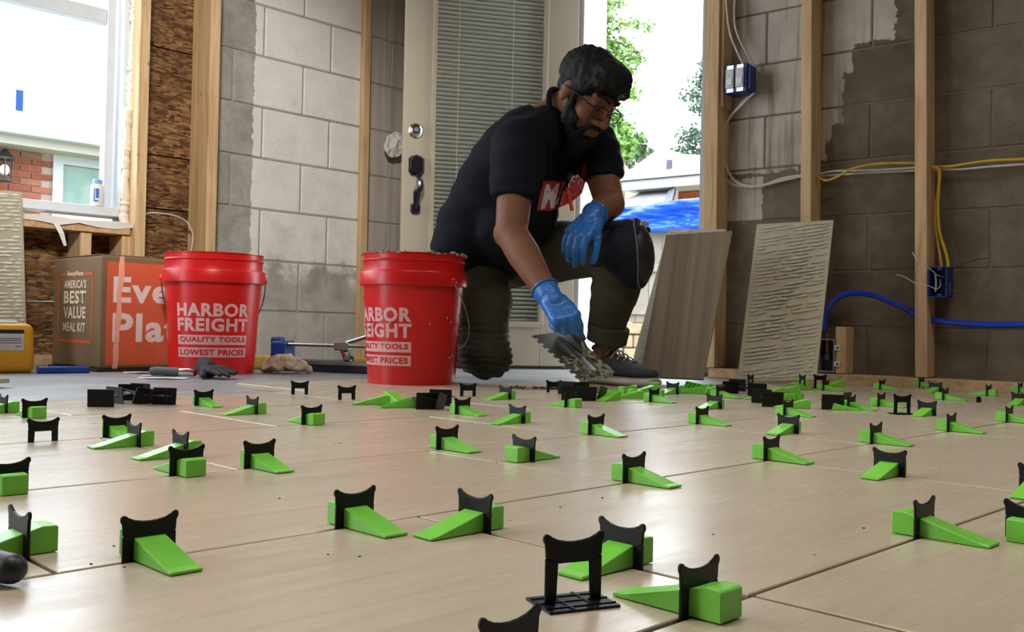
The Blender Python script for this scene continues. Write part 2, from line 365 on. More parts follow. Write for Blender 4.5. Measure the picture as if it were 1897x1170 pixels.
def block_mat(name, wall, painted):
    n = N(name); v = n.coord('World'); sv = n.new('ShaderNodeNewGeometry').outputs['Position']
    fine = n.noise(v, 160, 5, .7); mid = n.noise(v, 9, 5, .6, .4); big = n.noise(v, 2.2, 4, .6)
    ed = n.noise(v, 22, 5, .65)
    oi = n.new('ShaderNodeObjectInfo')
    vo = n.new('ShaderNodeTexVoronoi'); n.t.links.new(v, vo.inputs['Vector']); vo.inputs['Scale'].default_value = 70
    pit = n.ramp(vo.outputs['Distance'], [(.07, 1.), (.16, 0.)]); pm = n.ramp(n.noise(v, 26, 2), [(.52, 0.), (.62, 1.)]); pit = n.math('MULTIPLY', pit, pm)
    s = n.dot(sv, tuple(wall.d), -wall.p0.dot(wall.d)); sp = n.new('ShaderNodeSeparateXYZ'); n.t.links.new(sv, sp.inputs[0]); z = sp.outputs[2]
    if painted == 'left':
        bare = n.ramp(mid, [(.3, srgb(148, 145, 136)), (.55, srgb(178, 175, 166)), (.75, srgb(196, 193, 184))])
        bare = n.mix(n.math('MULTIPLY', oi.outputs['Random'], .38), bare, srgb(140, 138, 128))
        bare = n.mix(n.ramp(fine, [(.3, .35), (.6, 0.)]), bare, srgb(96, 90, 80))
        paint = n.ramp(mid, [(.3, srgb(226, 225, 219)), (.6, srgb(238, 237, 232)), (.8, srgb(232, 230, 222))])
        paint = n.mix(n.ramp(fine, [(.28, .25), (.5, 0.)]), paint, srgb(150, 144, 132))
        s_a = wall.px(468, 250)[0]; s_b = wall.px(668, 250)[0]
        ms = n.math('GREATER_THAN', n.math('ADD', s, n.math('MULTIPLY', n.math('SUBTRACT', ed, .5), .05)), s_a)
        zz = n.math('ADD', z, n.math('MULTIPLY', n.math('SUBTRACT', mid, .5), .5)); zz = n.math('ADD', zz, n.math('MULTIPLY', n.math('SUBTRACT', ed, .5), .18))
        mz = n.ramp(zz, [(.36, .12), (.46, .85), (.62, 1.)])
        wear = n.ramp(ed, [(.3, .86), (.42, 1.)])
        fac = n.math('MULTIPLY', n.math('MULTIPLY', ms, mz), wear)
        c = n.mix(fac, bare, paint)
        dk = n.ramp(n.math('SUBTRACT', s, s_b), [(.0, 0.), (.03, 1.)]); str_ = n.noise(n.coord('World', (30, 30, .8)), 1.2, 4)
        c = n.mix(n.math('MULTIPLY', dk, .9), c, n.ramp(str_, [(.3, srgb(150, 138, 124)), (.7, srgb(186, 176, 162))]))
    else:
        bare = n.ramp(big, [(.3, srgb(88, 77, 64)), (.5, srgb(112, 100, 84)), (.7, srgb(134, 121, 103))])
        bare = n.mix(n.math('MULTIPLY', oi.outputs['Random'], .4), bare, srgb(94, 83, 68))
        bare = n.mix(n.ramp(mid, [(.45, 0.), (.8, .5)]), bare, srgb(150, 139, 122))
        bare = n.mix(n.ramp(fine, [(.3, .3), (.6, 0.)]), bare, srgb(70, 60, 48))
        paint = n.ramp(mid, [(.3, srgb(170, 162, 150)), (.6, srgb(192, 184, 172)), (.8, srgb(180, 172, 160))])
        pts = [(410, 1412), (345, 1412), (335, 1345), (315, 1480), (300, 1530), (262, 1540), (232, 1562), (150, 1560), (135, 1580), (92, 1583), (70, 1660), (-40, 1672)]
        lv = [(wall.px(x, y)[1], wall.px(x, y)[0]) for y, x in pts]; smin, smax = -.4, 1.0
        stops = [(0., .0)] + [(min(1, max(0, zq / 2)), (sq - smin) / (smax - smin)) for zq, sq in lv]
        zn = n.math('MULTIPLY', n.math('ADD', z, n.math('MULTIPLY', n.math('SUBTRACT', ed, .5), .06)), .5)
        lim = n.ramp(zn, stops, 'CONSTANT')
        ss = n.math('DIVIDE', n.math('SUBTRACT', n.math('ADD', s, n.math('MULTIPLY', n.math('SUBTRACT', ed, .5), .05)), smin), smax - smin)
        fac = n.math('LESS_THAN', ss, lim)
        strk = n.noise(n.coord('World', (26, 26, 1.5)), 1.0, 4); wear = n.ramp(strk, [(.32, .35), (.45, .95)])
        c = n.mix(n.math('MULTIPLY', fac, wear), bare, paint)
    c = n.mix(n.math('MULTIPLY', pit, .55), c, srgb(86, 78, 66))
    n.col(c); n.bump(n.math('ADD', n.math('MULTIPLY', fine, .6), n.math('MULTIPLY', mid, .8)), .35, .003); return n.done(.85, 0, .25)
M['block_l'] = block_mat('painted_block', WL, 'left')
M['block_r'] = block_mat('stained_block', WR, 'right')
M['joint_l'] = plain('block_mortar_pale', srgb(168, 160, 146), .9, var=.1, bump=.4, bscale=200)
M['joint_r'] = plain('block_mortar_dark', srgb(112, 100, 84), .9, var=.15, bump=.4, bscale=200)
def brick_mat():
    n = N('red_brick'); v = n.coord('Object', rnd=True); a = n.noise(v, 14, 4); oi = n.new('ShaderNodeObjectInfo')
    c = n.ramp(oi.outputs['Random'], [(0., srgb(118, 58, 42)), (.5, srgb(136, 72, 52)), (.85, srgb(146, 90, 68)), (1., srgb(128, 106, 84))])
    n.col(n.mix(.25, c, n.ramp(a, [(.3, srgb(100, 56, 44)), (.7, srgb(156, 108, 88))]))); return n.done(.85, 0, .2)
M['brick'] = brick_mat()
M['brickjoint'] = plain('brick_mortar', srgb(158, 140, 128), .9)
def fabric(name, c, var=.15, sc=400, rough=.9, fold=0.0, sheen=.0):
    n = N(name); v = n.coord('World'); f = n.noise(v, sc, 2); g = n.noise(v, 5, 4)
    n.col(n.ramp(g, [(.3, tuple(x * (1 - var) for x in c)), (.7, tuple(x * (1 + var) for x in c))]))
    h = n.math('MULTIPLY', f, .25)
    if fold: h = n.math('ADD', h, n.math('MULTIPLY', n.noise(n.coord('World', (6, 6, 16)), 2.0, 4, .55, 1.2), fold))
    n.bump(h, .5, .006); return n.done(rough, 0, .2)
M['shirt'] = fabric('black_cotton', (.0055, .0065, .012), .25, fold=1.2)
M['trousers'] = fabric('olive_cotton', srgb(70, 68, 54), .15, fold=1.6)
M['pad'] = fabric('navy_nylon', (.010, .012, .022), .3, rough=.65)
M['padcap'] = plain('black_rubber', (.012, .013, .018), .45, var=.2, scale=20)
M['shoe'] = fabric('charcoal_knit', srgb(58, 58, 60), .2, rough=.85)
M['sole'] = plain('grey_rubber', srgb(170, 162, 150), .7, var=.15)
M['lace'] = plain('grey_lace', srgb(140, 140, 140), .8)
def skin_mat():
    n = N('skin'); v = n.coord('World'); a = n.noise(v, 40, 3); b = n.noise(v, 6, 3)
    c = n.ramp(b, [(.3, srgb(108, 71, 51)), (.7, srgb(124, 83, 61))]); n.col(n.mix(.25, c, n.ramp(a, [(.3, srgb(116, 70, 50)), (.7, srgb(156, 108, 82))])))
    n.bump(n.noise(v, 300, 2), .1, .001); n.b.inputs['Subsurface Weight'].default_value = .12; n.b.inputs['Subsurface Radius'].default_value = (.01, .004, .002)
    return n.done(.58, 0, .25)
M['skin'] = skin_mat()
def hair_mat():
    n = N('dark_hair'); v = n.coord('World', (90, 90, 25)); a = n.noise(v, 3, 4, .6, .5); n.col(n.ramp(a, [(.35, (.003, .003, .004)), (.7, (.011, .010, .012))])); n.bump(a, .8, .004); return n.done(.55, 0, .25)
M['hair'] = hair_mat()
def leaf_mat(name, c):
    n = N(name); oi = n.new('ShaderNodeNewGeometry'); n.col(n.ramp(oi.outputs['Random Per Island'], [(0., tuple(x * .6 for x in c)), (1., tuple(min(1, x * 1.35) for x in c))]))
    n.b.inputs['Transmission Weight'].default_value = 0; return n.done(.6, 0, .3)
M['leaf_a'] = leaf_mat('bright_leaf', srgb(104, 142, 70)); M['leaf_b'] = leaf_mat('grey_leaf', srgb(92, 114, 84)); M['leaf_c'] = leaf_mat('needle', srgb(64, 90, 74))
M['bark'] = plain('bark', srgb(110, 92, 74), .9, var=.3)
def roof_mat():
    n = N('asphalt_shingle'); v = n.coord('Object', (1, 1, 1)); br = n.new('ShaderNodeTexBrick'); n.t.links.new(v, br.inputs['Vector']); br.inputs['Scale'].default_value = 3
    br.inputs['Color1'].default_value = (*srgb(126, 124, 124), 1); br.inputs['Color2'].default_value = (*srgb(112, 110, 110), 1); br.inputs['Mortar'].default_value = (*srgb(98, 96, 97), 1); br.inputs['Mortar Size'].default_value = .01
    br.inputs['Brick Width'].default_value = .6; br.inputs['Row Height'].default_value = .4
    n.col(br.outputs['Color']); return n.done(.9, 0, .2)
M['roof'] = roof_mat()
M['fascia'] = plain('fascia', srgb(168, 171, 177), .5, var=.03)
M['soffit'] = plain('cream_siding', srgb(160, 154, 144), .6, var=.03)
M['stone'] = plain('tan_stone', srgb(150, 132, 108), .9, var=.25, scale=8, bump=.6, bscale=30, bd=.01)
M['fence'] = plain('weathered_board', srgb(128, 122, 116), .85, var=.15, scale=6)
M['thinset'] = plain('thinset', srgb(88, 76, 62), .9, var=.15)
M['lawn'] = plain('lawn', srgb(142, 150, 120), .9, var=.3, scale=5)
# ================================================================== SETTING
# ---- floor: backer board and the porcelain tiles laid on it
CORNER_S = 0.636
floor_o = B().box(-4.5, 4.5, -3.2, 6.0, SUB - .15, SUB).obj('floor', M['subfloor'], kind='structure')
ROWS = [0.68, 0.345, 0.006, -0.331, -0.6665, -1.004, -1.381, -1.72, -2.06, -2.40]
OFFS = [.56, .25, .56, .558, .25, .572, .25, .66, 1.36]
LT = .606; GAP = .0042
B().add([E1 * s_ + EN * n_ + Vector((0, 0, SUB + .0008)) for s_, n_ in ((-1.6, .68), (3.12, .68), (3.0, -1.72), (1.85, -1.72), (1.85, -2.05), (-1.6, -2.05))], [(0, 1, 2, 3, 4, 5)]).obj('thinset_bed', M['thinset'], floor_o)
tile_cache = {}
def tile_mesh(l, w):
    k = (round(l, 3), round(w, 3))
    if k not in tile_cache:
        bm = bmesh.new(); bmesh.ops.create_cube(bm, size=1)
        for v in bm.verts: v.co = Vector((v.co.x * l, v.co.y * w, v.co.z * .011))
        bmesh.ops.bevel(bm, geom=[e for e in bm.edges if all(v.co.z > 0 for v in e.verts)], offset=.0008, segments=1, affect='EDGES')
        me = bm_mesh(bm, name='porcelain'); me.materials.append(M['tile']); tile_cache[k] = me
    return tile_cache[k]
for i in range(len(ROWS) - 1):
    n1, n0 = ROWS[i], ROWS[i + 1]; w = n1 - n0 - GAP
    smax = 3.12 if i < 7 else (1.9 if i < 8 else 1.5)
    k = -7
    while True:
        s0 = OFFS[i] + k * LT; s1 = s0 + LT; k += 1
        if s0 > smax: break
        if s1 < (-1.6 if i < 8 else 1.4): continue
        s1 = min(s1, 3.16 + (n0 + 1.4) * .11)
        if s1 - s0 < .05: continue
        c = E1 * ((s0 + s1) / 2) + EN * ((n0 + n1) / 2)
        o = link('floor_tile', tile_mesh(s1 - s0 - GAP, w), None, floor_o); o.location = (c.x, c.y, -.0055 + random.uniform(-.0003, .0003)); o.rotation_euler = (0, 0, pi / 2 - TA)

# ---- block walls: each block its own piece
def block_wall(w, name, s_a, s_b, z_top, jm, bm_, length, off_even, off_odd, clip=None, z0=0.004, course=.2032, g=.004, jo=-.006):
    root = B().wbox(w, s_a, s_b, -.19, jo, SUB, z_top).obj(name, jm, kind='structure') if clip is None else None
    if clip is not None:
        bb = B()
        for (a, b_, za, zb) in clip: bb.wbox(w, a, b_, -.19, jo, za, zb)
        root = bb.obj(name, jm, kind='structure')
    regions = clip or [(s_a, s_b, SUB, z_top)]
    cache = {}
    k = 0; z = z0
    rows = []
    rows.append((SUB, z0 - .005)) if z0 - SUB > .02 else None
    while z < z_top:
        rows.append((z + g, z + course - g)); z += course
    for ri, (za, zb) in enumerate(rows):
        off = off_even if ri % 2 == 0 else off_odd
        j = int((s_a - off) / length) - 1
        while off + j * length < s_b:
            a0 = off + j * length + g; b0 = off + (j + 1) * length - g; j += 1
            for (ra, rb, rza, rzb) in regions:
                if zb <= rza + .02 or za >= rzb - .02: continue
                a = max(a0, ra); b_ = min(b0, rb); zz0 = max(za, rza); zz1 = min(zb, rzb)
                if b_ - a < .02 or zz1 - zz0 < .02: continue
                key = (round(b_ - a, 3), round(zz1 - zz0, 3))
                if key not in cache:
                    bm = bmesh.new(); bmesh.ops.create_cube(bm, size=1)
                    for v in bm.verts: v.co = Vector((v.co.x * (b_ - a), v.co.y * .06, v.co.z * (zz1 - zz0)))
                    bmesh.ops.bevel(bm, geom=list(bm.edges), offset=.004, segments=1, affect='EDGES')
                    me = bm_mesh(bm, name='block'); me.materials.append(bm_); cache[key] = me
                o = link('block', cache[key], None, root)
                o.location = w.P((a + b_) / 2, -.03 + random.uniform(-.0015, .0015), (zz0 + zz1) / 2); o.rotation_euler = (0, 0, atan2(w.d.y, w.d.x))
    return root
# left block wall from the timber corner to behind the door
sL0 = WL.px(404, 300)[0]
j0 = WL.px(568.5, 170)[0]; jA = WL.px(490, 200)[0]; jB = WL.px(614, 200)[0]; BLK = jB - jA
wall_left = block_wall(WL, 'wall_left', sL0, CORNER_S, 2.5, M['joint_l'], M['block_l'], BLK, WL.px(601, 640)[0], WL.px(553, 530)[0], z0=-.0125, course=.2268)
# right block wall with the doorway in it
sH = WR.px(1072, 400)[0]; sJ = WR.px(1309, 400)[0]
sR1 = 3.6
wall_right = block_wall(WR, 'wall_right', -1.96, sR1, 2.5, M['joint_r'], M['block_r'], .406, WR.px(1607, 550)[0], WR.px(1607, 550)[0] - .203,
                        clip=[(-1.96, sH, SUB, 2.5), (sJ, sR1, SUB, 2.5), (sH, sJ, 2.12, 2.5)], z0=-.006, g=.0028, jo=-.0035)
# ceiling and the plain far side wall of the room behind the camera; the back of the room stands open
B().add([(-5.2, -3.2, 2.5), (4.4, -3.2, 2.5), (4.4, 1.2, 2.5), (-.4, 5.15, 2.5), (-.6, 5.15, 2.5), (-5.2, -.2, 2.5),
         (-5.2, -3.2, 2.56), (4.4, -3.2, 2.56), (4.4, 1.2, 2.56), (-.4, 5.15, 2.56), (-.6, 5.15, 2.56), (-5.2, -.2, 2.56)],
        [(0, 1, 2, 3, 4, 5), (11, 10, 9, 8, 7, 6)] + [(i, i + 6, (i + 1) % 6 + 6, (i + 1) % 6) for i in range(6)]).obj('ceiling', plain('bare_joist_ceiling', srgb(112, 90, 66), .9), kind='structure')

# back and side walls; the right side of the room has one open bay to the daylight
B().box(-5.2, 4.4, -3.26, -3.2, SUB, 2.5).box(-5.26, -5.2, -3.26, -.1, SUB, 2.5).box(4.4, 4.46, -3.26, 1.5, SUB, 2.5).obj('wall_back', plain('bare_back_wall', srgb(112, 100, 86), .9), kind='structure')
# ---- timber part of the left wall: strand board sheets, window, studs
OO = -.062                                     # face of the strand board
osb_root = None
seams = [2.5, WL.px(310, 91, OO)[1], WL.px(308, 290, OO)[1], WL.px(305, 388, OO)[1], SUB]
s_win_r = WL.px(236, 300, OO)[0]; z_win_b = WL.px(120, 404, OO)[1]
sL_far = -3.9
wall_osb = B().wbox(WL, sL_far, sL0, -.19, OO - .012, SUB, z_win_b).wbox(WL, s_win_r, sL0, -.19, OO - .012, z_win_b, 2.5).wbox(WL, sL_far, -3.1, -.19, OO - .012, z_win_b, 2.5).obj('wall_timber', plain('dark_sheathing', srgb(60, 42, 26), .9), kind='structure')
for k in range(4):
    zt, zb = seams[k] - .003, seams[k + 1] + .003
    b = B()
    lo = s_win_r if zt > z_win_b + .05 else sL_far
    if zb < z_win_b - .02 and zt > z_win_b + .02:
        b.wbox(WL, s_win_r, sL0 - .003, OO - .012, OO, z_win_b, zt).wbox(WL, sL_far, sL0 - .003, OO - .012, OO, zb, z_win_b)
    else: b.wbox(WL, lo, sL0 - .003, OO - .012, OO, zb, min(zt, z_win_b) if lo == sL_far else zt)
    b.obj('strand_board', M['osb'], wall_osb)

def stud(w, x0, x1, y, o0, o1, z0, z1, label, lean=0.0, group=None, x_top=None):
    """upright 2-by board; x0..x1 are the picture columns of its room-side face at height row y"""
    s0 = w.px(x0, y, o1)[0]; s1 = w.px(x1, y, o1)[0]
    b = B().wbox(w, 0, s1 - s0, o0, o1, z0, z1)
    base = w.P(0, 0, 0)
    b.v = [v - base for v in b.v]
    o = b.obj('wall_stud', M['pine'], bevel=.003, seg=2)
    # move the mesh origin to its base
    o.location = w.P(s0, 0, 0)
    if lean: o.rotation_euler = Quaternion(w.n, lean).to_euler()
    tag(o, label, 'stud', group); return o
stud(WL, 382, 401, 400, OO + .001, .095, SUB + .002, 2.49, 'wide pine stud beside the bare grey concrete blocks of the painted wall')
stud(WL, 254, 273, 300, OO + .001, .095, SUB + .002, 2.49, 'pine stud with yellowed spray foam along it at the window side')
stud(WR, 1302, 1329, 400, .004, .10, SUB + .04, 2.49, 'thick pine stud at the open doorway carrying the twin switch box', lean=radians(.35))
stud(WR, 1488, 1508, 300, .004, .10, SUB + .04, 2.49, 'pine stud behind the leaning mortar-ridged tile', lean=radians(.75))
stud(WR, 1700, 1723, 400, .004, .10, SUB + .04, 2.49, 'knotty pine stud carrying the open blue outlet box', lean=radians(1.0))
# short blocking left of / beside the switch box
s0 = WR.px(1330, 100, .09)[0]; z0 = WR.px(1335, 197, .09)[1]
o = B().wbox(WR, s0 + .004, s0 + .022, .004, .085, z0, 2.4).obj('blocking', M['pine'], bevel=.003); tag(o, 'pine blocking fixed beside the doorway stud behind the switches', 'board')
# bottom plates
s0 = WR.px(1312, 690, .1)[0]
pl = B().wbox(WR, s0, sR1 - .02, .004, .102, SUB, SUB + .038).obj('bottom_plate', M['pine_x'], bevel=.003); tag(pl, 'pine bottom plate lying along the foot of the dark block wall', 'board')
# short upright by the valve box
s0 = WR.px(1549, 640, .075)[0]; s1 = WR.px(1569, 640, .075)[0]; zt = WR.px(1560, 605, .075)[1]
o = B().wbox(WR, s0, s1, .004, .085, SUB + .040, zt).obj('short_stud', M['pine'], bevel=.003); tag(o, 'short pine block standing on the bottom plate beside the grey valve box', 'board')
# furring strip leaning on the white blocks
b = B(); p0 = Vector(WL.P(*[WL.px(660, 630, .03)[0], .03, SUB])); 
sa, za = WL.px(663, 620, .035); sb, zb = WL.px(676, 0, .03)
dz = (sb - sa) / (zb - za)
b.hexa([WL.P(sa + dz * (SUB - za), .045, SUB), WL.P(sa + .038 + dz * (SUB - za), .045, SUB), WL.P(sa + .038 + dz * (SUB - za), .012, SUB), WL.P(sa + dz * (SUB - za), .012, SUB),
        WL.P(sa + dz * (2.4 - za), .034, 2.4), WL.P(sa + .038 + dz * (2.4 - za), .034, 2.4), WL.P(sa + .038 + dz * (2.4 - za), .002, 2.4), WL.P(sa + dz * (2.4 - za), .002, 2.4)])
tag(b.obj('furring_strip', M['pine'], bevel=.002), 'narrow pine furring strip standing against the white painted blocks', 'board')
# rough sill and cripple studs below the window
zs1 = WL.px(150, 408, .06)[1]; zs0 = zs1 - .042
sr = WL.px(240, 420, .06)[0]
tag(B().wbox(WL, -3.6, sr, OO + .001, .07, zs0, zs1).obj('rough_sill', M['pine_x'], bevel=.003), 'horizontal pine rough sill under the white window', 'board')
for x0, x1 in ((147, 168), (224, 241)):
    s0 = WL.px(x0, 450, .05)[0]; s1 = WL.px(x1, 450, .05)[0]
    tag(B().wbox(WL, s0, s1, OO + .001, .06, SUB + .04, zs0 - .001).obj('cripple_stud', M['pine'], bevel=.003), 'short pine cripple stud below the rough window sill', 'board', 'cripple studs under the window')
tag(B().wbox(WL, -3.6, WL.px(380, 680, .08)[0], OO + .001, .08, SUB, SUB + .038).obj('sole_plate', M['pine_x'], bevel=.003), 'pine sole plate at the foot of the strand board wall', 'board')
# spray foam bead between stud and window
pts = []
for y in range(-30, 420, 12):
    s, z = WL.px(250 - (y * .035) - (6 * (1 if 200 < y else 0)) + random.uniform(-1.5, 1.5), y, .02); pts.append(WL.P(s, .02, z))
b = B().tube(catmull(pts, 3), [random.uniform(.013, .021) for _ in range(len(catmull(pts, 3)))], 9)
tag(b.obj('foam_bead', M['foam'], smooth=True), 'lumpy pale spray foam bead running down beside the window', 'foam')

# ---- window_1
WO = -.05
win = empty('window_1', WL.P(WL.px(120, 390, WO)[0], WO, z_win_b)); win['kind'] = 'structure'
def wpart(name, s0, s1, o0, o1, z0, z1, m): return child(B().wbox(WL, s0, s1, o0, o1, z0, z1).obj(name, m, bevel=.003), win)
def S(x, y, o=WO): return WL.px(x, y, o)[0]
def Z(x, y, o=WO): return WL.px(x, y, o)[1]
sA = -3.2
zB = Z(200, 402); zTop = 2.2
wpart('window_frame', S(213, 300), S(236, 300), -.12, .0, zB, zTop, M['vinyl'])
wpart('window_frame', sA, S(213, 300), -.12, .0, zB, zB + .035, M['vinyl'])
zr0 = zB + .035; zg = Z(120, 379); zm0 = Z(188, 42); zm1 = Z(188, 15)
wpart('sash_stile', S(188, 250, -.07), S(209, 250, -.045), -.085, -.04, zr0, zTop - .05, M['vinyl'])
wpart('sash_rail', sA, S(188, 250, -.07), -.085, -.04, zr0, zg, M['vinyl'])
wpart('meeting_rail', sA, S(188, 250, -.07), -.095, -.045, zm0, zm1, M['vinyl'])
wpart('pane', sA, S(188, 250, -.07), -.068, -.064, zg, zm0, M['glass'])
wpart('pane', sA, S(188, 250, -.07), -.078, -.074, zm1, zTop - .05, M['glass'])
lv = B().tube([WL.P(S(45, 386, -.03), -.025, Z(45, 386, -.03)), WL.P(S(70, 389, -.03), -.02, Z(70, 389, -.03)), WL.P(S(92, 386, -.03), -.025, Z(92, 386, -.03))], [.006, .009, .005], 8)
child(lv.obj('sash_lock', M['white']), win)
# loose paper hanging over the rough sill
b = B(); a = WL.px(96, 408, .075); c = WL.px(118, 455, .085)
P0 = WL.P(a[0], .072, a[1]); P1 = WL.P(c[0], .085, c[1]); u = WL.d * .022
b.add([P0, P0 + u, (P0 + P1) / 2 + u * .9 + WL.n * .01, (P0 + P1) / 2 + WL.n * .01, P1 + u * .5, P1], [(0, 1, 2, 3), (3, 2, 4, 5)])
o = b.obj('paper_strip', M['paper']); o.modifiers.new('t', 'SOLIDIFY').thickness = .001; tag(o, 'torn white paper strip hanging over the rough window sill', 'paper')
b = B(); zt = zs1 + .001
n = 24
for i in range(n + 1):
    s = -2.6 + (S(225, 408) + 2.6) * i / n; b.v += [WL.P(s, OO + .01, zt + .004), WL.P(s, .074, zt + .003 + .004 * sin(i * 1.7)), WL.P(s, .075 + .003 * sin(i), zt - .012 - .008 * (sin(i * 2.3) + 1))]
for i in range(n):
    for j in range(2): k = i * 3 + j; b.f.append((k, k + 3, k + 4, k + 1))
o = b.obj('sill_wrap', M['paper']); o.modifiers.new('t', 'SOLIDIFY').thickness = .001; tag(o, 'crinkled white wrap laid over the rough window sill', 'wrap')
# painter's tape on the glass
def tape_mat():
    n = N('painters_tape'); n.col(srgb(96, 150, 216)); tl = n.new('ShaderNodeBsdfTranslucent'); tl.inputs[0].default_value = (*srgb(110, 160, 220), 1); mx = n.new('ShaderNodeMixShader'); mx.inputs[0].default_value = .45
    n.t.links.new(n.b.outputs[0], mx.inputs[1]); n.t.links.new(tl.outputs[0], mx.inputs[2]); n.t.links.new(mx.outputs[0], n.n['Material Output'].inputs['Surface']); return n.m
s0, z0 = WL.px(29, 204, -.064); s1, z1 = WL.px(43, 168, -.064)
tag(B().wbox(WL, s0, s1, -.0645, -.0625, z0, z1).obj('tape_strip', tape_mat()), 'short strip of blue painter tape stuck on the window glass', 'tape')

# ---- door_1: half-glass door swung open in front of the corner
hs, hz = WR.px(1063, 400, .02); HP = WR.P(hs, .02, 0)
aD = radians(76); dD = Vector((-sin(aD), -cos(aD), 0))
WD = Wall((HP.x, HP.y), (-dD.x, -dD.y), (dD.y, -dD.x))         # s runs to the right, s = 0 at the hinge
if WD.n.y > 0: WD.n = -WD.n
door = empty('door_1', HP); door['kind'] = 'structure'
def dpart(name, b, m, bevel=.003, par=None, smooth=False):
    return child(b.obj(name, m, bevel=bevel, smooth=smooth), door) if par is None else par
s_l = WD.px(745, 300)[0]; s_g0 = WD.px(801, 300)[0]; s_g1 = WD.px(1004, 300)[0]; s_r = 0.0
zb0 = SUB + .012; zgl = WD.px(930, 592)[1]; zT = 2.03; zgt = 1.93
TH = .022
dpart('door_stile', B().wbox(WD, s_l, s_g0, -TH, TH, zb0, zT), M['doorpaint'])
dpart('door_stile', B().wbox(WD, s_g1, s_r, -TH, TH, zb0, zT), M['doorpaint'])
dpart('door_rail', B().wbox(WD, s_g0, s_g1, -TH, TH, zb0, zgl - .02), M['doorpaint'])
dpart('door_rail', B().wbox(WD, s_g0, s_g1, -TH, TH, zgt, zT), M['doorpaint'])
fr = B().wbox(WD, s_g0 - .012, s_g0 + .006, -TH - .004, TH + .008, zgl - .02, zgt).wbox(WD, s_g1 - .006, s_g1 + .012, -TH - .004, TH + .008, zgl - .02, zgt).wbox(WD, s_g0, s_g1, -TH - .004, TH + .008, zgl - .032, zgl - .006)
dpart('glazing_bead', fr, M['doorpaint'])
dpart('sweep', B().wbox(WD, s_l + .01, s_r - .01, -TH, TH + .002, zb0 - .010, zb0), M['cable_k'], 0)
dpart('pane', B().wbox(WD, s_g0, s_g1, TH - .006, TH - .003, zgl - .02, zgt), M['doorglass'], 0)
dpart('backing_pane', B().wbox(WD, s_g0, s_g1, -TH + .003, -TH + .006, zgl - .02, zgt), plain('dim_glass', srgb(70, 70, 62), .4), 0)
pitch = .0185; slat = None; z = zgl
sw = s_g1 - s_g0 - .014
tilt = radians(42)
bs = B(); cs, sn = cos(tilt) * .0105, sin(tilt) * .0105
ringo = []
for k in range(5):
    t = -1 + k * .5; bow = .0014 * (1 - t * t); ringo.append((t * cs + bow * sin(tilt), t * sn * 1 - bow * cos(tilt)))
for s_ in (-sw / 2, sw / 2):
    bs.v += [Vector((s_, -o_, z_)) for o_, z_ in ringo] + [Vector((s_, -o_ - .0006, z_ - .0006)) for o_, z_ in ringo[::-1]]
nn = len(ringo) * 2
for i in range(nn): bs.f.append((i, (i + 1) % nn, nn + (i + 1) % nn, nn + i))
bs.f.append(tuple(range(nn))); bs.f.append(tuple(range(nn, 2 * nn))[::-1])
slat_me = bs.me(); slat_me.materials.append(M['blind'])
while z < zgt - .02:
    o = link('slat', slat_me, None, None); o.location = WD.P((s_g0 + s_g1) / 2, 0.0, z); o.rotation_euler = (0, 0, atan2(WD.d.y, WD.d.x)); child(o, door); z += pitch
for x in (845, 945):
    s_ = WD.px(x, 300)[0]; child(B().tube([WD.P(s_, .012, zgl), WD.P(s_, .012, zgt)], .0012, 6).obj('blind_cord', M['blind']), door)
# deadbolt and handle set
def disc(w, s, o, z, prof, n=24):
    Mx = Matrix((( w.d.x, 0, w.n.x), (w.d.y, 0, w.n.y), (0, 1, 0))).to_4x4(); Mx.translation = w.P(s, o, z); return B().lathe(prof, n, Mx)
s_, z_ = WD.px(770, 242, TH)
db = child(disc(WD, s_, TH, z_, [(.001, .0), (.032, .0), (.032, .006), (.027, .012), (.024, .014), (.022, .024), (.018, .027), (.001, .027)]).obj('deadbolt', M['chrome'], smooth=True), door)
q = child(disc(WD, s_, TH + .0272, z_, [(.001, .0), (.011, .0), (.010, .0025), (.001, .0025)]).obj('key_cylinder', M['steel']), door)
s_, z_ = WD.px(771, 306, TH)
def octo(s_, z_, w_, h_, o0, o1, m, nm, c=.35):
    poly = [(-w_ * (1 - c), -h_), (w_ * (1 - c), -h_), (w_, -h_ * .62), (w_, h_ * .62), (w_ * (1 - c), h_ * .84), (0, h_), (-w_ * (1 - c), h_ * .84), (-w_, h_ * .62), (-w_, -h_ * .62)]
    b = B(); n = len(poly)
    for k, o in ((1.0, o0), (1.0, o0 + (o1 - o0) * .45), (.78, o1)): b.v += [WD.P(s_ + a * k, o, z_ + c_ * k) for a, c_ in poly]
    for r in range(2):
        for i in range(n): b.f.append((r * n + i, r * n + (i + 1) % n, (r + 1) * n + (i + 1) % n, (r + 1) * n + i))
    b.f.append(tuple(range(n))[::-1]); b.f.append(tuple(range(2 * n, 3 * n)))
    return child(b.obj(nm, m, bevel=.0015), door)
M['blackmetal'] = plain('black_enamel', (.010, .010, .014), .22, 0.0, var=.1)
octo(s_, z_, .033, .044, TH, TH + .022, M['blackmetal'], 'handle_plate')
s2, z2 = WD.px(769, 386, TH)
octo(s2, z2, .021, .024, TH, TH + .02, M['blackmetal'], 'handle_foot', .4)
gp = catmull([WD.P(s_ + .004, TH + .012, z_ - .035), WD.P(s_ + .010, TH + .045, z_ - .06), WD.P(s_ + .008, TH + .052, z_ - .10), WD.P((s_ + s2) / 2, TH + .045, (z_ + z2) / 2 - .03), WD.P(s2, TH + .03, z2 + .03), WD.P(s2, TH + .01, z2)], 6)
child(B().tube(gp, [.010 + .006 * sin(pi * i / (len(gp) - 1)) for i in range(len(gp))], 10).obj('handle_grip', M['blackmetal'], smooth=True), door)
